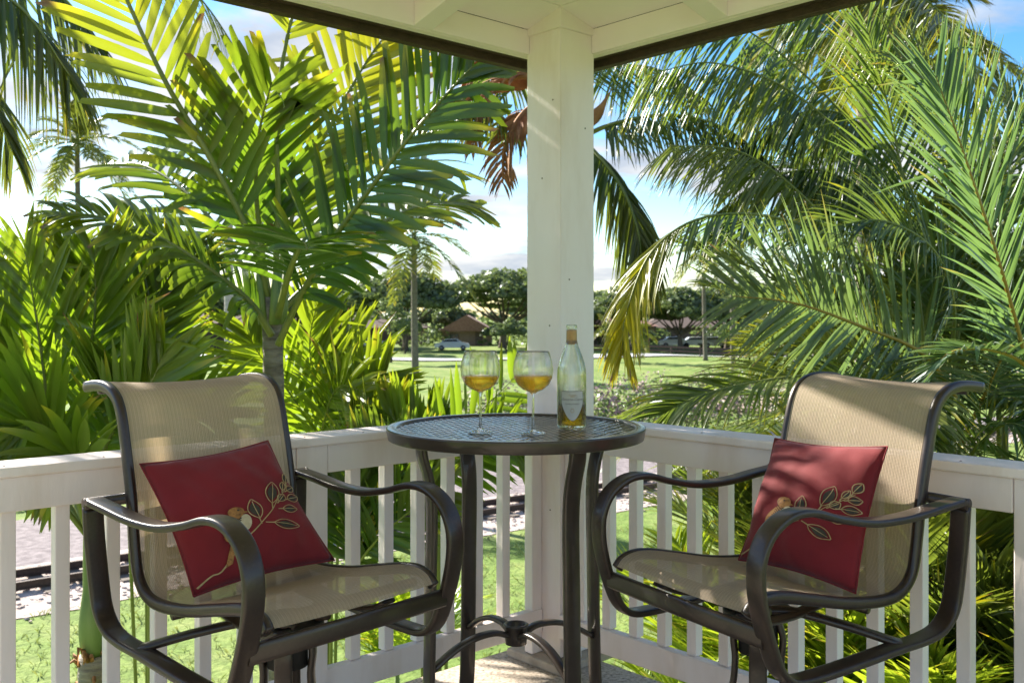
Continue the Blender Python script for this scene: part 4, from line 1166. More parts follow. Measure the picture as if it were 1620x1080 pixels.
# dry husks
for i, f in enumerate([[(875, 130, 6.9), (820, 120, 6.8), (765, 150, 6.7), (748, 230, 6.7)], [(870, 160, 6.9), (830, 180, 6.8), (800, 230, 6.75), (795, 290, 6.75)], [(870, 110, 6.9), (830, 90, 6.8), (775, 100, 6.7), (735, 140, 6.7)]]):
    frond(ph, (M['dry_leaf'], M['dry_leaf']), loc(f, b), name='dead_frond', seed=95 + i, style='blade', n=22, L=0.30, w=0.030, a0=50, a1=30, droop=1.6, r0=0.04, seg=4, twist=45, normal=(0, -0.3, 1), start=0.25)
for i, (a_, b_, c_, w_) in enumerate([((870, 120, 7.0), (800, 135, 6.9), (745, 160, 6.8), 0.16), ((865, 170, 7.0), (830, 200, 6.9), (822, 260, 6.85), 0.14), ((895, 200, 7.0), (940, 185, 6.9), (968, 140, 6.8), 0.15), ((875, 110, 7.0), (835, 100, 6.9), (770, 120, 6.8), 0.1), ((860, 190, 7.0), (838, 230, 6.9), (835, 300, 6.9), 0.05)]):
    mb = MB()
    path = smooth_path([W(*a_) - b, W(*b_) - b, W(*c_) - b], 14)
    tt_ = (path[-1] - path[0]).cross(Vector((0.15, 1, 0))).normalized()
    mb.sweep(path, tt_, [w_ * (0.35 + math.sin(PI * min(1, j / 13)) * 0.8 + 0.15 * rn.random()) * (1.05 - j / 14) for j in range(15)], [0.03 * (1.05 - j / 14) for j in range(15)], nseg=8, sq=0.8)
    mb.build('husk', M['dry_leaf'], ph)

# --- right hand palms: fine leaflets
b = W(1440, 700, 5.6); b.z = ZG
pr = empty('feather_palm', b, label='large feather palm behind the right chair with arching fronds reaching towards the post', cat='palm tree')
kf = dict(style='fine', L=0.54, w=0.017, a0=58, a1=30, droop=0.55, seg=5, r0=0.013, twist=26, n=74, start=0.2)
def RF(mats, f, **ex):
    k = dict(kf); k.update(ex); k.setdefault('normal', (0, -0.8, 0.6))
    RF.i += 1
    frond(pr, mats, loc(f, b), seed=200 + RF.i, **k)
RF.i = 0
RF(FI, [(1470, 640, 5.4), (1440, 520, 5.2), (1350, 400, 5.0), (1230, 345, 4.85), (1110, 345, 4.75), (1030, 400, 4.7), (990, 500, 4.65), (985, 560, 4.65)], n=92, age=(-1.7, 1.35), droop=0.8, hang=0.55, L=0.42, normal=(0, -0.2, 1), start=0.3)
RF(FI, [(1480, 620, 5.7), (1450, 420, 5.8), (1380, 270, 5.9), (1260, 150, 6.0), (1130, 100, 6.0), (1020, 120, 6.0)], n=104, droop=0.9, hang=1.3, L=0.72, tip=0.7, normal=(0, -0.1, 1), start=0.28, age=(0, 0.1))
RF(FI, [(1470, 640, 5.5), (1455, 480, 5.4), (1435, 320, 5.3), (1405, 170, 5.3), (1370, 40, 5.3)], n=64, droop=0.25, L=0.62, a0=42, a1=26, start=0.25)
RF(FB, [(1640, 640, 4.2), (1610, 520, 4.1), (1570, 380, 4.0), (1520, 230, 3.95), (1480, 120, 3.95)], n=60, droop=0.18, L=0.60, w=0.020, a0=44, a1=26, start=0.12, age=(-0.1, 0.0))
RF(FB, [(1520, 640, 5.0), (1460, 560, 4.8), (1360, 515, 4.65), (1260, 480, 4.55), (1160, 468, 4.5)], n=60, droop=0.22, L=0.60, w=0.022, a0=62, a1=34, start=0.2, normal=(-0.2, -1, 0.35), age=(-0.05, 0.3))
RF(FI, [(1500, 700, 4.9), (1440, 640, 4.7), (1340, 595, 4.5), (1220, 600, 4.35), (1110, 625, 4.25), (1050, 655, 4.2)], n=70, droop=0.9, L=0.42, normal=(0, -0.4, 1), start=0.25, age=(0.1, 0.1))
RF(FI, [(1500, 720, 5.2), (1450, 640, 5.0), (1380, 570, 4.9), (1290, 540, 4.8), (1200, 560, 4.7)], n=60, droop=0.5, L=0.45, start=0.25, age=(0.15, 0.35))
RF(FB, [(1660, 640, 3.9), (1620, 575, 3.8), (1560, 552, 3.7), (1500, 560, 3.6), (1470, 600, 3.6)], n=44, droop=1.0, L=0.20, w=0.018, curl=0.6, normal=(0, 0, 1), start=0.15)
RF(FI, [(1500, 640, 5.8), (1530, 450, 5.8), (1580, 280, 5.8), (1650, 150, 5.8)], n=60, droop=0.3, L=0.6, a0=44)
RF(FI, [(1480, 640, 6.0), (1490, 420, 6.4), (1470, 260, 6.7), (1420, 150, 7.0), (1340, 90, 7.2)], n=60, droop=0.6)
RF(FI, [(1480, 640, 5.6), (1380, 440, 5.6), (1270, 310, 5.6), (1170, 240, 5.6), (1060, 230, 5.6)], n=96, droop=0.9, hang=0.9, L=0.56, tip=0.6, normal=(0, -0.3, 1), age=(0, 0.2))
RF(FI, [(1490, 640, 5.6), (1510, 500, 5.3), (1480, 400, 5.0), (1400, 350, 4.8), (1310, 360, 4.7)], n=56, droop=0.7, L=0.45, age=(0, 0.1))
RF(FI, [(1500, 700, 6.2), (1450, 560, 6.4), (1380, 480, 6.6), (1300, 450, 6.8), (1220, 470, 7.0)], n=56, droop=0.6, L=0.6)
RF(FI, [(1500, 700, 6.2), (1550, 560, 6.4), (1600, 440, 6.6), (1660, 380, 6.8)], n=56, droop=0.5, L=0.6)
RF(FB, [(1520, 700, 5.4), (1560, 620, 5.2), (1590, 560, 5.0), (1640, 520, 4.9)], n=50, droop=0.4, L=0.5)
RF(FI, [(1500, 740, 5.2), (1470, 690, 5.0), (1400, 650, 4.9), (1330, 660, 4.8)], n=50, droop=0.7, L=0.45)
RF(FI, [(1520, 740, 5.0), (1560, 690, 4.8), (1600, 670, 4.6), (1650, 690, 4.5)], n=50, droop=0.7, L=0.45)
RF(FI, [(1480, 700, 7.0), (1380, 560, 7.4), (1300, 500, 7.7), (1230, 500, 8.0)], n=50, droop=0.6, L=0.6)
RF(FI, [(1480, 700, 7.0), (1560, 500, 7.4), (1600, 350, 7.7), (1600, 200, 8.0)], n=50, droop=0.4, L=0.7)
RF(FI, [(1480, 700, 7.0), (1430, 450, 7.4), (1330, 300, 7.7), (1230, 250, 8.0)], n=56, droop=0.8, L=0.7)
RF(FI, [(1560, 700, 5.6), (1590, 480, 5.4), (1570, 300, 5.3), (1500, 160, 5.2), (1420, 90, 5.2)], n=64, droop=0.5, L=0.6, age=(0, 0.25))
RF(CO, [(1620, 330, 6.4), (1600, 180, 6.4), (1540, 80, 6.4), (1450, 50, 6.4)], n=56, droop=0.9, L=0.6, age=(0.1, 0.4), normal=(0, -0.2, 1))
for k, (px, py, Y) in enumerate([(1510, 640, 5.6), (1590, 660, 5.3)]):
    a = W(px, 900, Y); a.z = ZG; c = W(px + rnd.uniform(-10, 10), py, Y)
    trunk(pr, a, c, 0.022, 0.016, M['rachis'], b, name='cane', n=20)
hg = dict(n=100, hang=1.1, droop=0.8, tip=0.7, normal=(0, -0.1, 1), start=0.25, w=0.019)
RF(FI, [(1480, 640, 6.4), (1450, 420, 6.5), (1370, 230, 6.6), (1240, 90, 6.6), (1120, 20, 6.6), (1020, 20, 6.6)], L=0.75, **hg)
RF(FI, [(1500, 640, 6.0), (1480, 420, 6.2), (1420, 260, 6.3), (1330, 180, 6.3), (1230, 190, 6.3), (1160, 250, 6.3)], L=0.62, **hg)
RF(FI, [(1490, 640, 5.8), (1470, 440, 5.9), (1400, 330, 6.0), (1300, 270, 6.0), (1200, 290, 6.0), (1130, 340, 6.0)], L=0.55, **hg)
RF(FI, [(1540, 640, 6.6), (1540, 380, 6.8), (1500, 180, 6.9), (1420, 60, 7.0), (1320, 10, 7.0), (1230, 40, 7.0)], L=0.75, **hg)
RF(CO, [(1600, 500, 6.0), (1580, 250, 6.0), (1530, 80, 6.0), (1450, -10, 6.0), (1370, -20, 6.0)], L=0.75, age=(0.1, 0.35), **hg)
rn7 = random.Random(77)
for k, (px, py, Y) in enumerate([(1440, 620, 5.8), (1500, 640, 6.2), (1380, 660, 6.6), (1580, 640, 6.2)]):
    c_ = W(px, py, Y)
    random_crown(pr, c_ - b, FI, 11, 1.9, 400 + k, el=(82, 5), grav=0.45, n=56, L=0.5, w=0.018, a0=58, a1=30, droop=0.7, r0=0.013, seg=4, style='fine', twist=22, age=(0, 0.15), start=0.2)
    trunk(pr, Vector((c_.x + 0.05, c_.y, ZG)), c_, 0.022, 0.016, M['rachis'], b, name='cane', n=20)
# --- coconut palm further right, trunk against the sky
cc = W(1368, 30, 17); b2 = cc.copy(); b2.z = ZG
pk = empty('coconut_palm', b2, label='tall coconut palm with a straight brown trunk against the sky above the right chair', cat='palm tree')
trunk(pk, b2, cc, 0.19, 0.12, M['trunk'], b2, n=40)
random_crown(pk, cc - b2, CO, 20, 2.6, 33, el=(75, -35), grav=0.42, n=44, L=1.0, w=0.075, a0=62, a1=34, droop=1.0, r0=0.04, seg=4, age=(0.05, 0.5), start=0.18)
# --- frond of a coconut palm overhead at the upper left
cc = W(-330, -420, 6.5); b3 = cc.copy(); b3.z = ZG
po = empty('coconut_palm', b3, label='coconut palm fronds with long thin hanging leaflets coming in at the upper left corner', cat='palm tree')
trunk(po, b3, cc, 0.15, 0.10, M['trunk'], b3)
for i, (f, ex) in enumerate([([(-330, -420, 6.5), (-200, -260, 6.3), (-60, -110, 6.1), (60, -40, 6.0), (150, 60, 6.0)], dict(L=1.0)), ([(-330, -420, 6.5), (-180, -200, 5.6), (-60, -60, 5.3), (40, 20, 5.2), (110, 120, 5.2)], dict(L=0.9)), ([(-330, -420, 6.5), (-250, -150, 6.0), (-130, 0, 5.8), (-30, 130, 5.7), (20, 240, 5.7)], {}), ([(-330, -420, 6.5), (-100, -300, 7.0), (120, -150, 7.6), (300, -20, 8.0), (400, 120, 8.3)], dict(L=0.8)),
                             ([(-330, -420, 6.5), (-400, -150, 6.3), (-400, 50, 6.2), (-360, 200, 6.2)], {}), ([(-330, -420, 6.5), (-200, -500, 6.0), (0, -480, 5.6), (180, -380, 5.4)], {}), ([(-330, -420, 6.5), (-500, -450, 6.0), (-700, -350, 5.6), (-850, -180, 5.4)], {}), ([(-330, -420, 6.5), (-450, -500, 7.4), (-560, -420, 8.2), (-640, -280, 8.8)], {})]):
    frond(po, CO, loc(f, b3), seed=300 + i, normal=(0, -0.3, 1), **{**dict(style='fine', hang=0.8, L=0.72, w=0.022, a0=52, a1=30, droop=1.3, seg=5, r0=0.02, n=64, start=0.2, age=(-0.05, 0.15)), **ex})
# --- pale trunk palm in the park at left
b4 = W(362, 500, 26); b4.z = ZG; c4 = W(362, 290, 26)
pp = empty('royal_palm', b4, label='palm with a smooth pale grey trunk standing in the park beyond the left chair', cat='palm tree')
trunk(pp, b4, c4, 0.125, 0.10, M['trunk_pale'], b4, n=40)
random_crown(pp, c4 - b4, CO, 14, 2.3, 35, el=(75, -25), grav=0.5, n=34, L=0.7, w=0.06, droop=0.8, r0=0.03, seg=3)

# --- low palms under the railing; lime ones have sunlight put into their colour
def low_plant(px, Y, label, nf=9, CL=0.9, mats=LM, seed=0, h=0.0, group='sunlit lime green plants below the railing', **k):
    b = W(px, 500, Y); b.z = ZG
    r = empty('lime_palm', b, label=label, cat='palm plant', group=group)
    rn = random.Random(seed)
    if h > 0.3:
        for q_ in range(3): mb = MB(); mb.tube([Vector((0.06 * math.cos(q_ * 2.1), 0.06 * math.sin(q_ * 2.1), 0)), Vector((0.03 * math.cos(q_ * 2.1), 0.03 * math.sin(q_ * 2.1), h * 0.6)), Vector((0, 0, h + 0.05))], [0.022, 0.018, 0.015], nseg=8); mb.build('cane', M['crownshaft'], r)
    for i in range(nf):
        az = i * 2.4 + rn.uniform(-.3, .3); e = R(rn.uniform(48, 82)); l_ = CL * rn.uniform(0.75, 1.15)
        pts = arc(Vector((0.05 * math.cos(az), 0.05 * math.sin(az), h)), az, e, l_, 0.35 * l_)
        frond(r, mats, pts, seed=seed * 50 + i, normal=(-math.cos(az) * .7, -math.sin(az) * .7, 1), **{**dict(style='fine', n=26, L=0.34 * CL, w=0.03, a0=52, a1=28, droop=0.4, seg=4, r0=0.009, age=(0.0, 0.2), start=0.15), **k})
    return r
low_plant(85, 7.5, 'lime green plant at the bottom left corner behind the first baluster gap', 11, 1.0, seed=1, h=0.45)
low_plant(222, 7.0, 'lime green plant low between balusters under the rear of the left chair', 11, 1.0, seed=2, h=0.40)
low_plant(300, 6.4, 'lime green leafy plant seen under the seat of the left chair', 12, 1.0, seed=3, h=0.45)
low_plant(628, 9.0, 'spiky lime yellow plant with white tips seen between balusters left of the table leg', 15, 1.3, seed=4, h=0.90)
low_plant(1040, 7.6, 'golden lime plant low behind the railing just right of the table', 11, 1.0, seed=5, h=0.50)
low_plant(1110, 6.4, 'tall lime yellow palm clump between balusters above the right chair front bar', 15, 1.3, seed=6, h=1.0)
low_plant(1165, 6.0, 'tall lime palm clump whose leaf tips show right under the rail beside the right chair', 18, 1.4, seed=7, h=1.8)
low_plant(1290, 5.8, 'lime green palm below the seat of the right chair', 18, 1.6, seed=8, h=1.65)
low_plant(1400, 5.6, 'lime green palm low behind the rear loop of the right chair', 18, 1.5, seed=9, h=1.75)
low_plant(1500, 6.0, 'lime green palm low in the right corner beyond the last wide gaps', 18, 1.6, seed=10, h=1.75)
low_plant(1600, 4.9, 'mid green palm clump at the bottom right corner behind the railing', 18, 1.6, seed=11, mats=FI, h=1.85)
low_plant(1530, 5.3, 'darker green feather palm hugging the railing at the far right', 20, 1.7, seed=12, mats=FI, h=2.15)
low_plant(1350, 6.4, 'mid green feather palm behind the balusters under the right chair seat', 20, 1.8, seed=13, mats=FI, h=2.25)
low_plant(1440, 5.2, 'mid green feather palm right behind the right chair back legs', 20, 1.6, seed=18, mats=FI, h=2.05)
low_plant(1230, 6.8, 'mid green feather palm behind the right chair arm', 16, 1.6, seed=19, mats=FI, h=2.15)
low_plant(540, 5.6, 'low green plant between balusters beside the railing mid post', 10, 1.3, seed=14, mats=BB, style='blade', w=0.05)
low_plant(1300, 5.3, 'bright lime palm right behind the seat corner of the right chair', 18, 1.35, seed=21, h=1.85)
low_plant(1375, 5.0, 'bright lime palm behind the balusters under the right chair back', 18, 1.35, seed=22, h=1.85)
low_plant(1462, 4.9, 'bright lime palm beside the rear arm post of the right chair', 18, 1.3, seed=23, h=1.75)
low_plant(1560, 4.6, 'bright lime palm in the last gaps of the right railing', 18, 1.3, seed=24, h=1.75)
low_plant(1210, 5.6, 'bright lime palm under the front bar of the right chair', 16, 1.3, seed=25, h=1.45)
# ------------------------------------------------------------------ hedge with pink flowers, leaf clouds
M['hedge_leaf'] = leaf_mat('hedge_leaf', (0.04, 0.08, 0.02), (0.09, 0.14, 0.035), (0.3, 0.22, 0.05), (0.18, 0.28, 0.05), tf=0.3)
M['tree_leaf'] = leaf_mat('tree_leaf', (0.050, 0.080, 0.032), (0.140, 0.180, 0.070), (0.25, 0.22, 0.05), (0.18, 0.25, 0.07), tf=0.36, gloss=0.10)  # far foliage lightened, haze put into the leaf colour
M['petal'] = pmat('pink_petal', [(0.3, (0.28, 0.16, 0.20)), (0.7, (0.46, 0.31, 0.35))], scale=3, rough=0.8)
def leaf_cloud(mb, c, rx, ry, rz, n, s, rn, m=0, flat=0.0, shell=0.55):
    for i in range(n):
        d = Vector((rn.gauss(0, 1), rn.gauss(0, 1), rn.gauss(0, 1))).normalized()
        if flat and d.z < -0.15: d.z *= 0.3
        r = shell + (1 - shell) * rn.random() ** 0.5
        r *= 1 + 0.25 * mnoise.noise(Vector((d.x * 2.2 + c[0], d.y * 2.2 + c[1], d.z * 2.2)))
        p = Vector(c) + Vector((d.x * rx * r, d.y * ry * r, d.z * rz * r))
        a = Vector((rn.gauss(0, 1), rn.gauss(0, 1), rn.gauss(0, 0.5))).normalized()
        b_ = a.cross(d if rn.random() < .6 else Vector((rn.gauss(0, 1), rn.gauss(0, 1), rn.gauss(0, 1)))).normalized()
        q = s * rn.uniform(0.6, 1.3)
        mb.add([p - a * q, p - b_ * q * 0.55, p + a * q, p + b_ * q * 0.55], [(0, 1, 2, 3)], m)
def hedge(s0, s1, o, label, seed, h=1.55, pink=0.3):
    rn = random.Random(seed)
    c0 = TP + TD * ((s0 + s1) / 2) + TN * o; c0.z = ZG
    r = empty('flowering_hedge', c0, label=label, cat='hedge')
    mb = MB(); s = s0
    while s < s1:
        p = TP + TD * s + TN * (o + rn.uniform(-.3, .3)) - c0; p.z = 0
        hh = h * rn.uniform(0.75, 1.1)
        leaf_cloud(mb, (p.x, p.y, hh * 0.5), 0.9, 0.9, hh * 0.55, 420, 0.075, rn)
        leaf_cloud(mb, (p.x, p.y, hh * 0.62), 0.95, 0.95, hh * 0.5, int(420 * pink), 0.055, rn, 1, shell=0.85)
        s += 0.75
    mb.build('foliage', [M['hedge_leaf'], M['petal']], r, age=True, smooth=False)
    mb = MB()
    s = s0
    while s < s1:
        p = TP + TD * s + TN * o - c0; p.z = 0
        mb.tube([p, p + Vector((0.1, 0, h * 0.4)), p + Vector((rn.uniform(-.3, .3), rn.uniform(-.3, .3), h * 0.8))], [0.03, 0.02, 0.008], nseg=5); s += 0.6
    mb.build('stem', M['bark'], r)
hedge(5, 20, 7.4, 'low hedge dotted with pink flowers beyond the track right of the post', 41, 1.9, 1.0)
hedge(-24, 4, 8.2, 'green hedge along the path edge behind the table and left chair', 42, 1.1, 0.12)

# ------------------------------------------------------------------ park trees
def park_tree(px, Y, r, h, seed, label, z0=0.28, mat='tree_leaf', squash=0.62, group='spreading trees in the park', blobs=20, n=620, s=0.36):
    rn = random.Random(seed); h *= 0.86
    b = W(px, 500, Y); b.z = gz(b.x, b.y)
    t = empty('park_tree', b, label=label, cat='tree', group=group)
    tr = MB()
    fork = Vector((rn.uniform(-.3, .3), 0, h * z0))
    tr.tube(smooth_path([(0, 0, -0.1), (0.1, 0, h * z0 * .5), tuple(fork)], 8), [r * 0.075, r * 0.06, r * 0.055, r * 0.05, r * 0.05, r * .048, r * .046, r * .045, r * .045], nseg=9)
    cr_ = MB(); cs = []
    for i in range(blobs):
        a = i * 2.4 + rn.uniform(-.3, .3); rr_ = r * math.sqrt((i + 0.5) / blobs) * 0.82
        zc = h * (0.45 + 0.40 * (1 - (rr_ / r) ** 2)) + rn.uniform(-.07, .05) * h
        c = Vector((rr_ * math.cos(a), rr_ * math.sin(a), zc)); cs.append(c)
        br_ = r * rn.uniform(0.26, 0.40)
        leaf_cloud(cr_, c, br_, br_, br_ * squash * rn.uniform(.9, 1.3), n, s, rn, flat=1)
        if i % 2 == 0:
            tr.tube(smooth_path([tuple(fork), tuple(fork.lerp(c, .5) + Vector((0, 0, -0.04 * h))), tuple(c)], 7), [r * .03, r * .026, r * .022, r * .018, r * .014, r * .01, r * .007, r * .004], nseg=6)
    tr.build('trunk', M['bark'], t); cr_.build('crown', M[mat], t, age=True, smooth=False)
    return t
park_tree(640, 120, 7.6, 11.0, 1, 'broad spreading tree with grey green crown behind the thin palm trunk left of the post')
park_tree(795, 125, 8.8, 11.9, 2, 'largest domed rain tree, its flat layered crown just left of the white post', s=0.32)
park_tree(545, 132, 6.5, 9.6, 3, 'tree crown partly covered by the broad palm, left of the thin palm trunk')
park_tree(470, 138, 7, 9, 4, 'park tree hidden mostly behind the broad palm trunk')
park_tree(330, 120, 7.5, 8.8, 5, 'dark park tree behind the pale palm trunk')
park_tree(250, 130, 7.5, 9.5, 6, 'park tree farther left behind the palm clump')
park_tree(706, 150, 4.5, 6.4, 7, 'small rounded tree filling the dip between two big crowns')
park_tree(1000, 125, 6.5, 8.8, 8, 'tree with bright green crown just right of the white post')
park_tree(1075, 118, 6.2, 9.2, 9, 'rounded tree behind the yellow palm frond tip')
park_tree(1150, 124, 6.5, 9.6, 10, 'tree behind the two thin palms on the right')
park_tree(1225, 116, 6.5, 9.4, 11, 'dense tree right of the two thin palms')
park_tree(1310, 122, 7, 9.8, 12, 'tree hidden behind the feather palm fronds at right')
park_tree(1420, 126, 7, 9.8, 13, 'far tree behind the right chair palms')
park_tree(940, 135, 6, 8.4, 14, 'tree crown directly behind the bottle side of the post')
park_tree(120, 128, 7.5, 9.0, 15, 'far tree behind the left clump of palms')
park_tree(870, 140, 7, 9.0, 19, 'tree crown hidden behind the white post')
park_tree(640, 105, 2.6, 4.6, 16, 'small dark bushy tree before the houses left of the silver car', blobs=8, n=380, s=0.2, squash=0.9, z0=0.12)
park_tree(800, 110, 3.0, 4.0, 17, 'dark rounded shrub tree under the big domed crown beside the post', blobs=8, n=380, s=0.2, squash=0.8, z0=0.1)
park_tree(618, 88, 2.2, 7.0, 18, 'slender small tree with yellowish leaves left of the thin palm', blobs=6, n=240, s=0.16, squash=0.9, z0=0.6)
park_tree(1180, 95, 3.2, 4.2, 20, 'low bushy tree behind the palm trunks at right', blobs=8, n=380, s=0.2, squash=0.8, z0=0.15)

def far_palm(px, py, Y, L, seed, label, lean=0.0, nf=18, age=(0.1, 0.35)):
    c = W(px, py, Y); b = c.copy(); b.x += lean; b.z = gz(b.x, b.y)
    t = empty('coconut_palm', b, label=label, cat='palm tree', group='thin coconut palms in the park')
    trunk(t, b, c, 0.17 * L / 3, 0.11 * L / 3, M['bark_grey'], b, n=30, bend=(-lean * 0.25, 0))
    random_crown(t, c - b, CO, nf, L, seed, el=(80, -40), grav=0.48, n=26, L=0.95 * L / 3, w=0.10 * L / 3, a0=62, a1=34, droop=1.0, r0=0.05, seg=3, age=age, start=0.15)
    return t
far_palm(122, 225, 48, 3.0, 51, 'coconut palm with wind blown crown standing against the clouds at the upper left', lean=0.4)
far_palm(655, 372, 72, 4.8, 52, 'coconut palm with drooping fronds and thin trunk left of the post above the wine glasses', lean=0.1, nf=16)
far_palm(1113, 398, 92, 3.6, 53, 'left of the two thin coconut palms seen through the gap right of the post', lean=0.2)
far_palm(1158, 372, 70, 3.1, 54, 'right of the two thin coconut palms, with the browner trunk', lean=0.1)
far_palm(1290, 330, 60, 3.2, 55, 'coconut palm showing in gaps of the feather palm at right')
far_palm(958, 520, 88, 2.0, 56, 'short young palm on the lawn right of the post', nf=12)
far_palm(1012, 525, 84, 2.0, 57, 'short young palm below the yellow frond tip', nf=12)

# far wood behind the park: one mass
mb = MB(); rn = random.Random(91)
for i in range(46):
    x = -150 + 6.6 * i + rn.uniform(-2, 2)
    leaf_cloud(mb, (x, 178 + rn.uniform(-8, 8), ZG + rn.uniform(2.2, 3.2)), 5.5, 4, rn.uniform(2.8, 3.8), 420, 0.6, rn)
wd_ = mb.build('far_wood', M['tree_leaf'], age=True, smooth=False); tag(wd_, label='continuous dark line of trees at the far side of the park', cat='woodland', kind='stuff')
mb = MB()
for i in range(70):
    x = -95 + 2.9 * i + rn.uniform(-1, 1)
    if 0.25 < mnoise.noise(Vector((x * 0.2, 3.1, 0))) + 0.1 or -10 < x < -4: continue
    leaf_cloud(mb, (x, 136 + rn.uniform(-1.5, 1.5), ZG + 0.9), 2.3, 1.4, rn.uniform(1.3, 2.6), 170, 0.34, rn)
wd_ = mb.build('far_shrubbery', M['tree_leaf'], age=True, smooth=False); tag(wd_, label='dark shrubs growing between and behind the far houses', cat='shrubbery', kind='stuff')

# ------------------------------------------------------------------ houses, fence, cars
M['wall_tan'] = pmat('stucco_tan', [(0.3, (0.26, 0.18, 0.14)), (0.7, (0.34, 0.24, 0.19))], scale=3, rough=0.9)
M['wall_dark'] = pmat('stucco_dark', [(0.3, (0.13, 0.09, 0.08)), (0.7, (0.20, 0.14, 0.12))], scale=3, rough=0.9)
M['roof_red'] = pmat('roof_shingle_red', [(0.3, (0.26, 0.13, 0.10)), (0.7, (0.40, 0.23, 0.18))], scale=6, rough=0.9, bump=0.5)
M['roof_dark'] = pmat('roof_shingle_dark', [(0.3, (0.10, 0.07, 0.06)), (0.7, (0.17, 0.12, 0.10))], scale=6, rough=0.9, bump=0.5)
M['window_glass'] = pmat('dark_window', [(0.3, (0.02, 0.025, 0.03)), (0.7, (0.04, 0.05, 0.06))], rough=0.1)
M['white_trim'] = pmat('white_trim', [(0.3, (0.66, 0.64, 0.6)), (0.7, (0.74, 0.72, 0.68))], rough=0.6)
def house(px, Y, w, d, h, rh, label, wall='wall_tan', rz_=0.0, gable=False):
    b = W(px, 500, Y); b.z = gz(b.x, b.y)
    t = empty('house', b, rz_, label=label, cat='house')
    mb = MB(); mb.box((0, 0, h / 2), (w, d, h)); mb.build('wall', M[wall], t, smooth=False)
    e = 0.6
    mb = MB(); hx, hy = w / 2 + e, d / 2 + e
    if gable: rx = 0.0; top_ = [(0, -hy, h + rh), (0, hy, h + rh)]
    else: top_ = [(-w * 0.22, 0, h + rh), (w * 0.22, 0, h + rh)]
    vs = [(-hx, -hy, h - .1), (hx, -hy, h - .1), (hx, hy, h - .1), (-hx, hy, h - .1)] + top_
    if gable: fs = [(0, 4, 5, 3), (1, 2, 5, 4), (0, 1, 4), (2, 3, 5), (0, 3, 2, 1)]
    else: fs = [(0, 1, 5, 4), (1, 2, 5), (2, 3, 4, 5), (3, 0, 4), (0, 3, 2, 1)]
    mb.add(vs, fs); mb.build('roof', M['roof_dark' if wall == 'wall_dark' else 'roof_red'], t, smooth=False)
    nw = max(2, int(w / 2.6))
    for k in range(nw):
        x = -w / 2 + w * (k + 0.5) / nw
        if k == nw // 2:
            mb = MB(); mb.box((x, -d / 2 - 0.03, 1.05), (1.0, 0.08, 2.1)); mb.build('door', M['wall_dark'], t, smooth=False); continue
        mb = MB(); mb.box((x, -d / 2 - 0.03, h * 0.55), (1.3, 0.08, 1.2)); wf = mb.build('window', M['wall_dark'], t, smooth=False)
        for s_ in (-1, 1):
            mb = MB(); mb.box((x + s_ * 0.3, -d / 2 - 0.08, h * 0.55), (0.52, 0.03, 1.02)); mb.build('pane', M['window_glass'], wf, smooth=False)
    return t
house(740, 142, 7, 8, 2.2, 2.2, 'tan house with a peaked pinkish roof above the parked pale car', gable=True)
house(600, 148, 14, 8, 2.6, 1.6, 'low dark walled house behind the small trees at left', 'wall_dark')
house(965, 145, 12, 8, 2.6, 1.7, 'house with pinkish walls just right of the post')
house(1080, 148, 14, 8, 2.6, 1.7, 'low dark house behind the parked cars at right', 'wall_dark')
house(330, 140, 18, 8, 3.0, 1.6, 'long dark building beyond the pale palm trunk', 'wall_dark')
house(450, 146, 12, 8, 2.8, 1.6, 'dark house behind the broad palm trunk', 'wall_dark')
M['car_white'] = pmat('car_white', [(0.3, (0.62, 0.64, 0.66)), (0.7, (0.70, 0.72, 0.74))], rough=0.25, coat=0.6)
M['car_grey'] = pmat('car_grey', [(0.3, (0.25, 0.26, 0.28)), (0.7, (0.32, 0.33, 0.35))], rough=0.25, coat=0.6)
M['tyre'] = pmat('tyre', [(0.3, (0.015, 0.015, 0.015)), (0.7, (0.03, 0.03, 0.03))], rough=0.9)
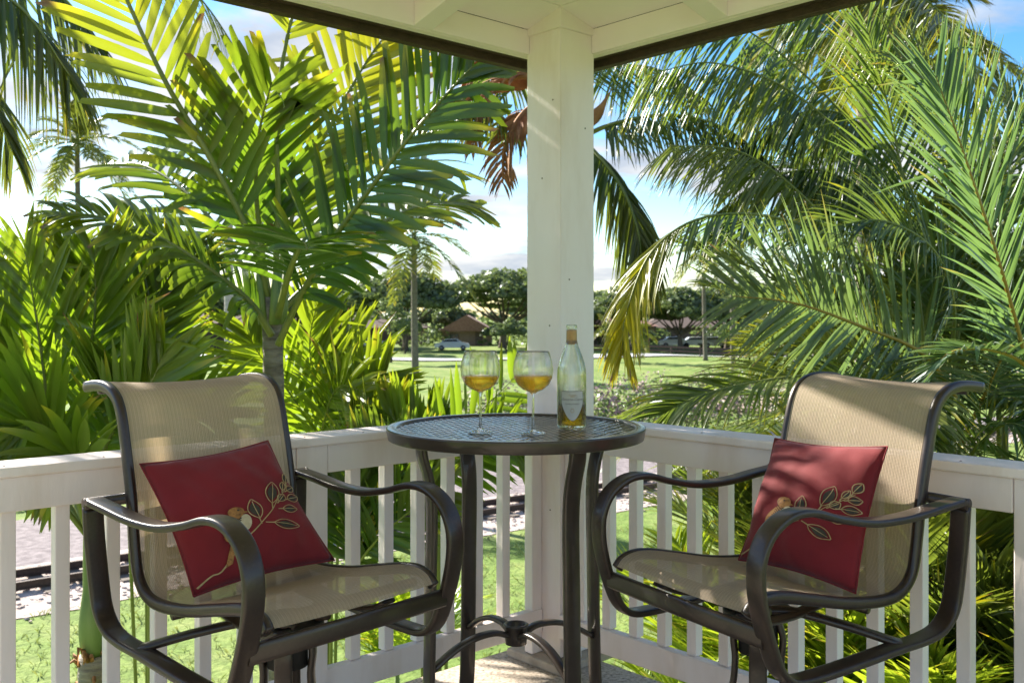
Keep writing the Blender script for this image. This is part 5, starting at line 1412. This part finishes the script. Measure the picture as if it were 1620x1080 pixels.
def car(px, Y, mat, label, rz_=0.0):
    b = W(px, 500, Y); b.z = gz(b.x, b.y)
    t = empty('parked_car', b, rz_, label=label, cat='car', group='cars parked in front of the far houses')
    prof = [(-2.2, 0.32), (-2.22, 0.62), (-2.1, 0.86), (-1.55, 0.95), (-0.95, 1.38), (0.55, 1.42), (1.2, 1.0), (2.0, 0.86), (2.2, 0.62), (2.2, 0.32)]
    def extr(pr, hw, inset=0.0):
        mb = MB(); n = len(pr)
        vs = [(x, -hw + (inset if z > 1.0 else 0), z) for x, z in pr] + [(x, hw - (inset if z > 1.0 else 0), z) for x, z in pr]
        mb.add(vs, [tuple(range(n)), tuple(range(2 * n - 1, n - 1, -1))] + [(i, (i + 1) % n, n + (i + 1) % n, n + i) for i in range(n)]); return mb
    o = fixn(extr(prof, 0.86, 0.16).build('body', M[mat], t, smooth=False, bevel=0.05))
    gl = [(-1.35, 0.99), (-0.92, 1.31), (0.5, 1.35), (1.02, 1.0)]
    fixn(extr(gl, 0.80, -0.07).build('side_window', M['window_glass'], t, smooth=False))
    for x in (-1.35, 1.35):
        for y in (-0.80, 0.80):
            mb = MB(); mb.tube([Vector((x, y - 0.1, 0.32)), Vector((x, y + 0.1, 0.32))], 0.32, nseg=16); w_ = mb.build('wheel', M['tyre'], t)
            mb = MB(); mb.tube([Vector((x, y - 0.11, 0.32)), Vector((x, y + 0.11, 0.32))], 0.19, nseg=12); mb.build('rim', M['car_grey'], w_)
    return t
car(716, 122, 'car_white', 'pale silver car parked before the peaked roof house, left of the first wine glass')
car(590, 128, 'car_white', 'white car at the left end of the far car park, behind the small tree', 0.1)
car(566, 132, 'car_grey', 'grey car beside the white one behind the broad palm fronds', 0.2)
car(1068, 128, 'car_white', 'white car nearest the yellow palm frond tip, behind the brown fence')
car(1101, 128, 'car_white', 'white car just left of the thin palm trunk, behind the brown fence')
car(1128, 128, 'car_grey', 'grey car just right of the thin palm trunk')
car(1215, 124, 'car_white', 'white car partly hidden by feather palm leaves at right')
car(1250, 124, 'car_grey', 'grey car farthest right behind the feather palm')
def fence(x0, x1, Y, label, rails=2, h=1.0):
    a = W(x0, 500, Y); c = W(x1, 500, Y); a.z = gz(a.x, a.y); 
    t = empty('park_fence', a, label=label, cat='fence')
    Lg = c.x - a.x; n = int(Lg / 3)
    for i in range(n + 1):
        z = gz(a.x + Lg * i / n, Y) - a.z
        mb = MB(); mb.box((Lg * i / n, 0, z + h / 2), (0.14, 0.14, h + 0.1)); mb.build('post', M['brown_trim'], t, smooth=False)
        if i < n:
            z2 = gz(a.x + Lg * (i + 1) / n, Y) - a.z
            for k in range(rails):
                zc = h * (0.9 - 0.4 * k)
                p0 = Vector((Lg * i / n, -0.09, z + zc)); p1 = Vector((Lg * (i + 1) / n, -0.09, z2 + zc))
                mb = MB(); mb.sweep([p0, p1], Vector((0, 0, 1)), 0.24, 0.05, nseg=4, sq=0.2); mb.build('rail', M['brown_trim'], t, smooth=False)
fence(925, 1290, 104, 'dark brown rail fence across the park right of the post')
fence(225, 480, 108, 'dark rail fence across the park at left of the broad palm trunk')
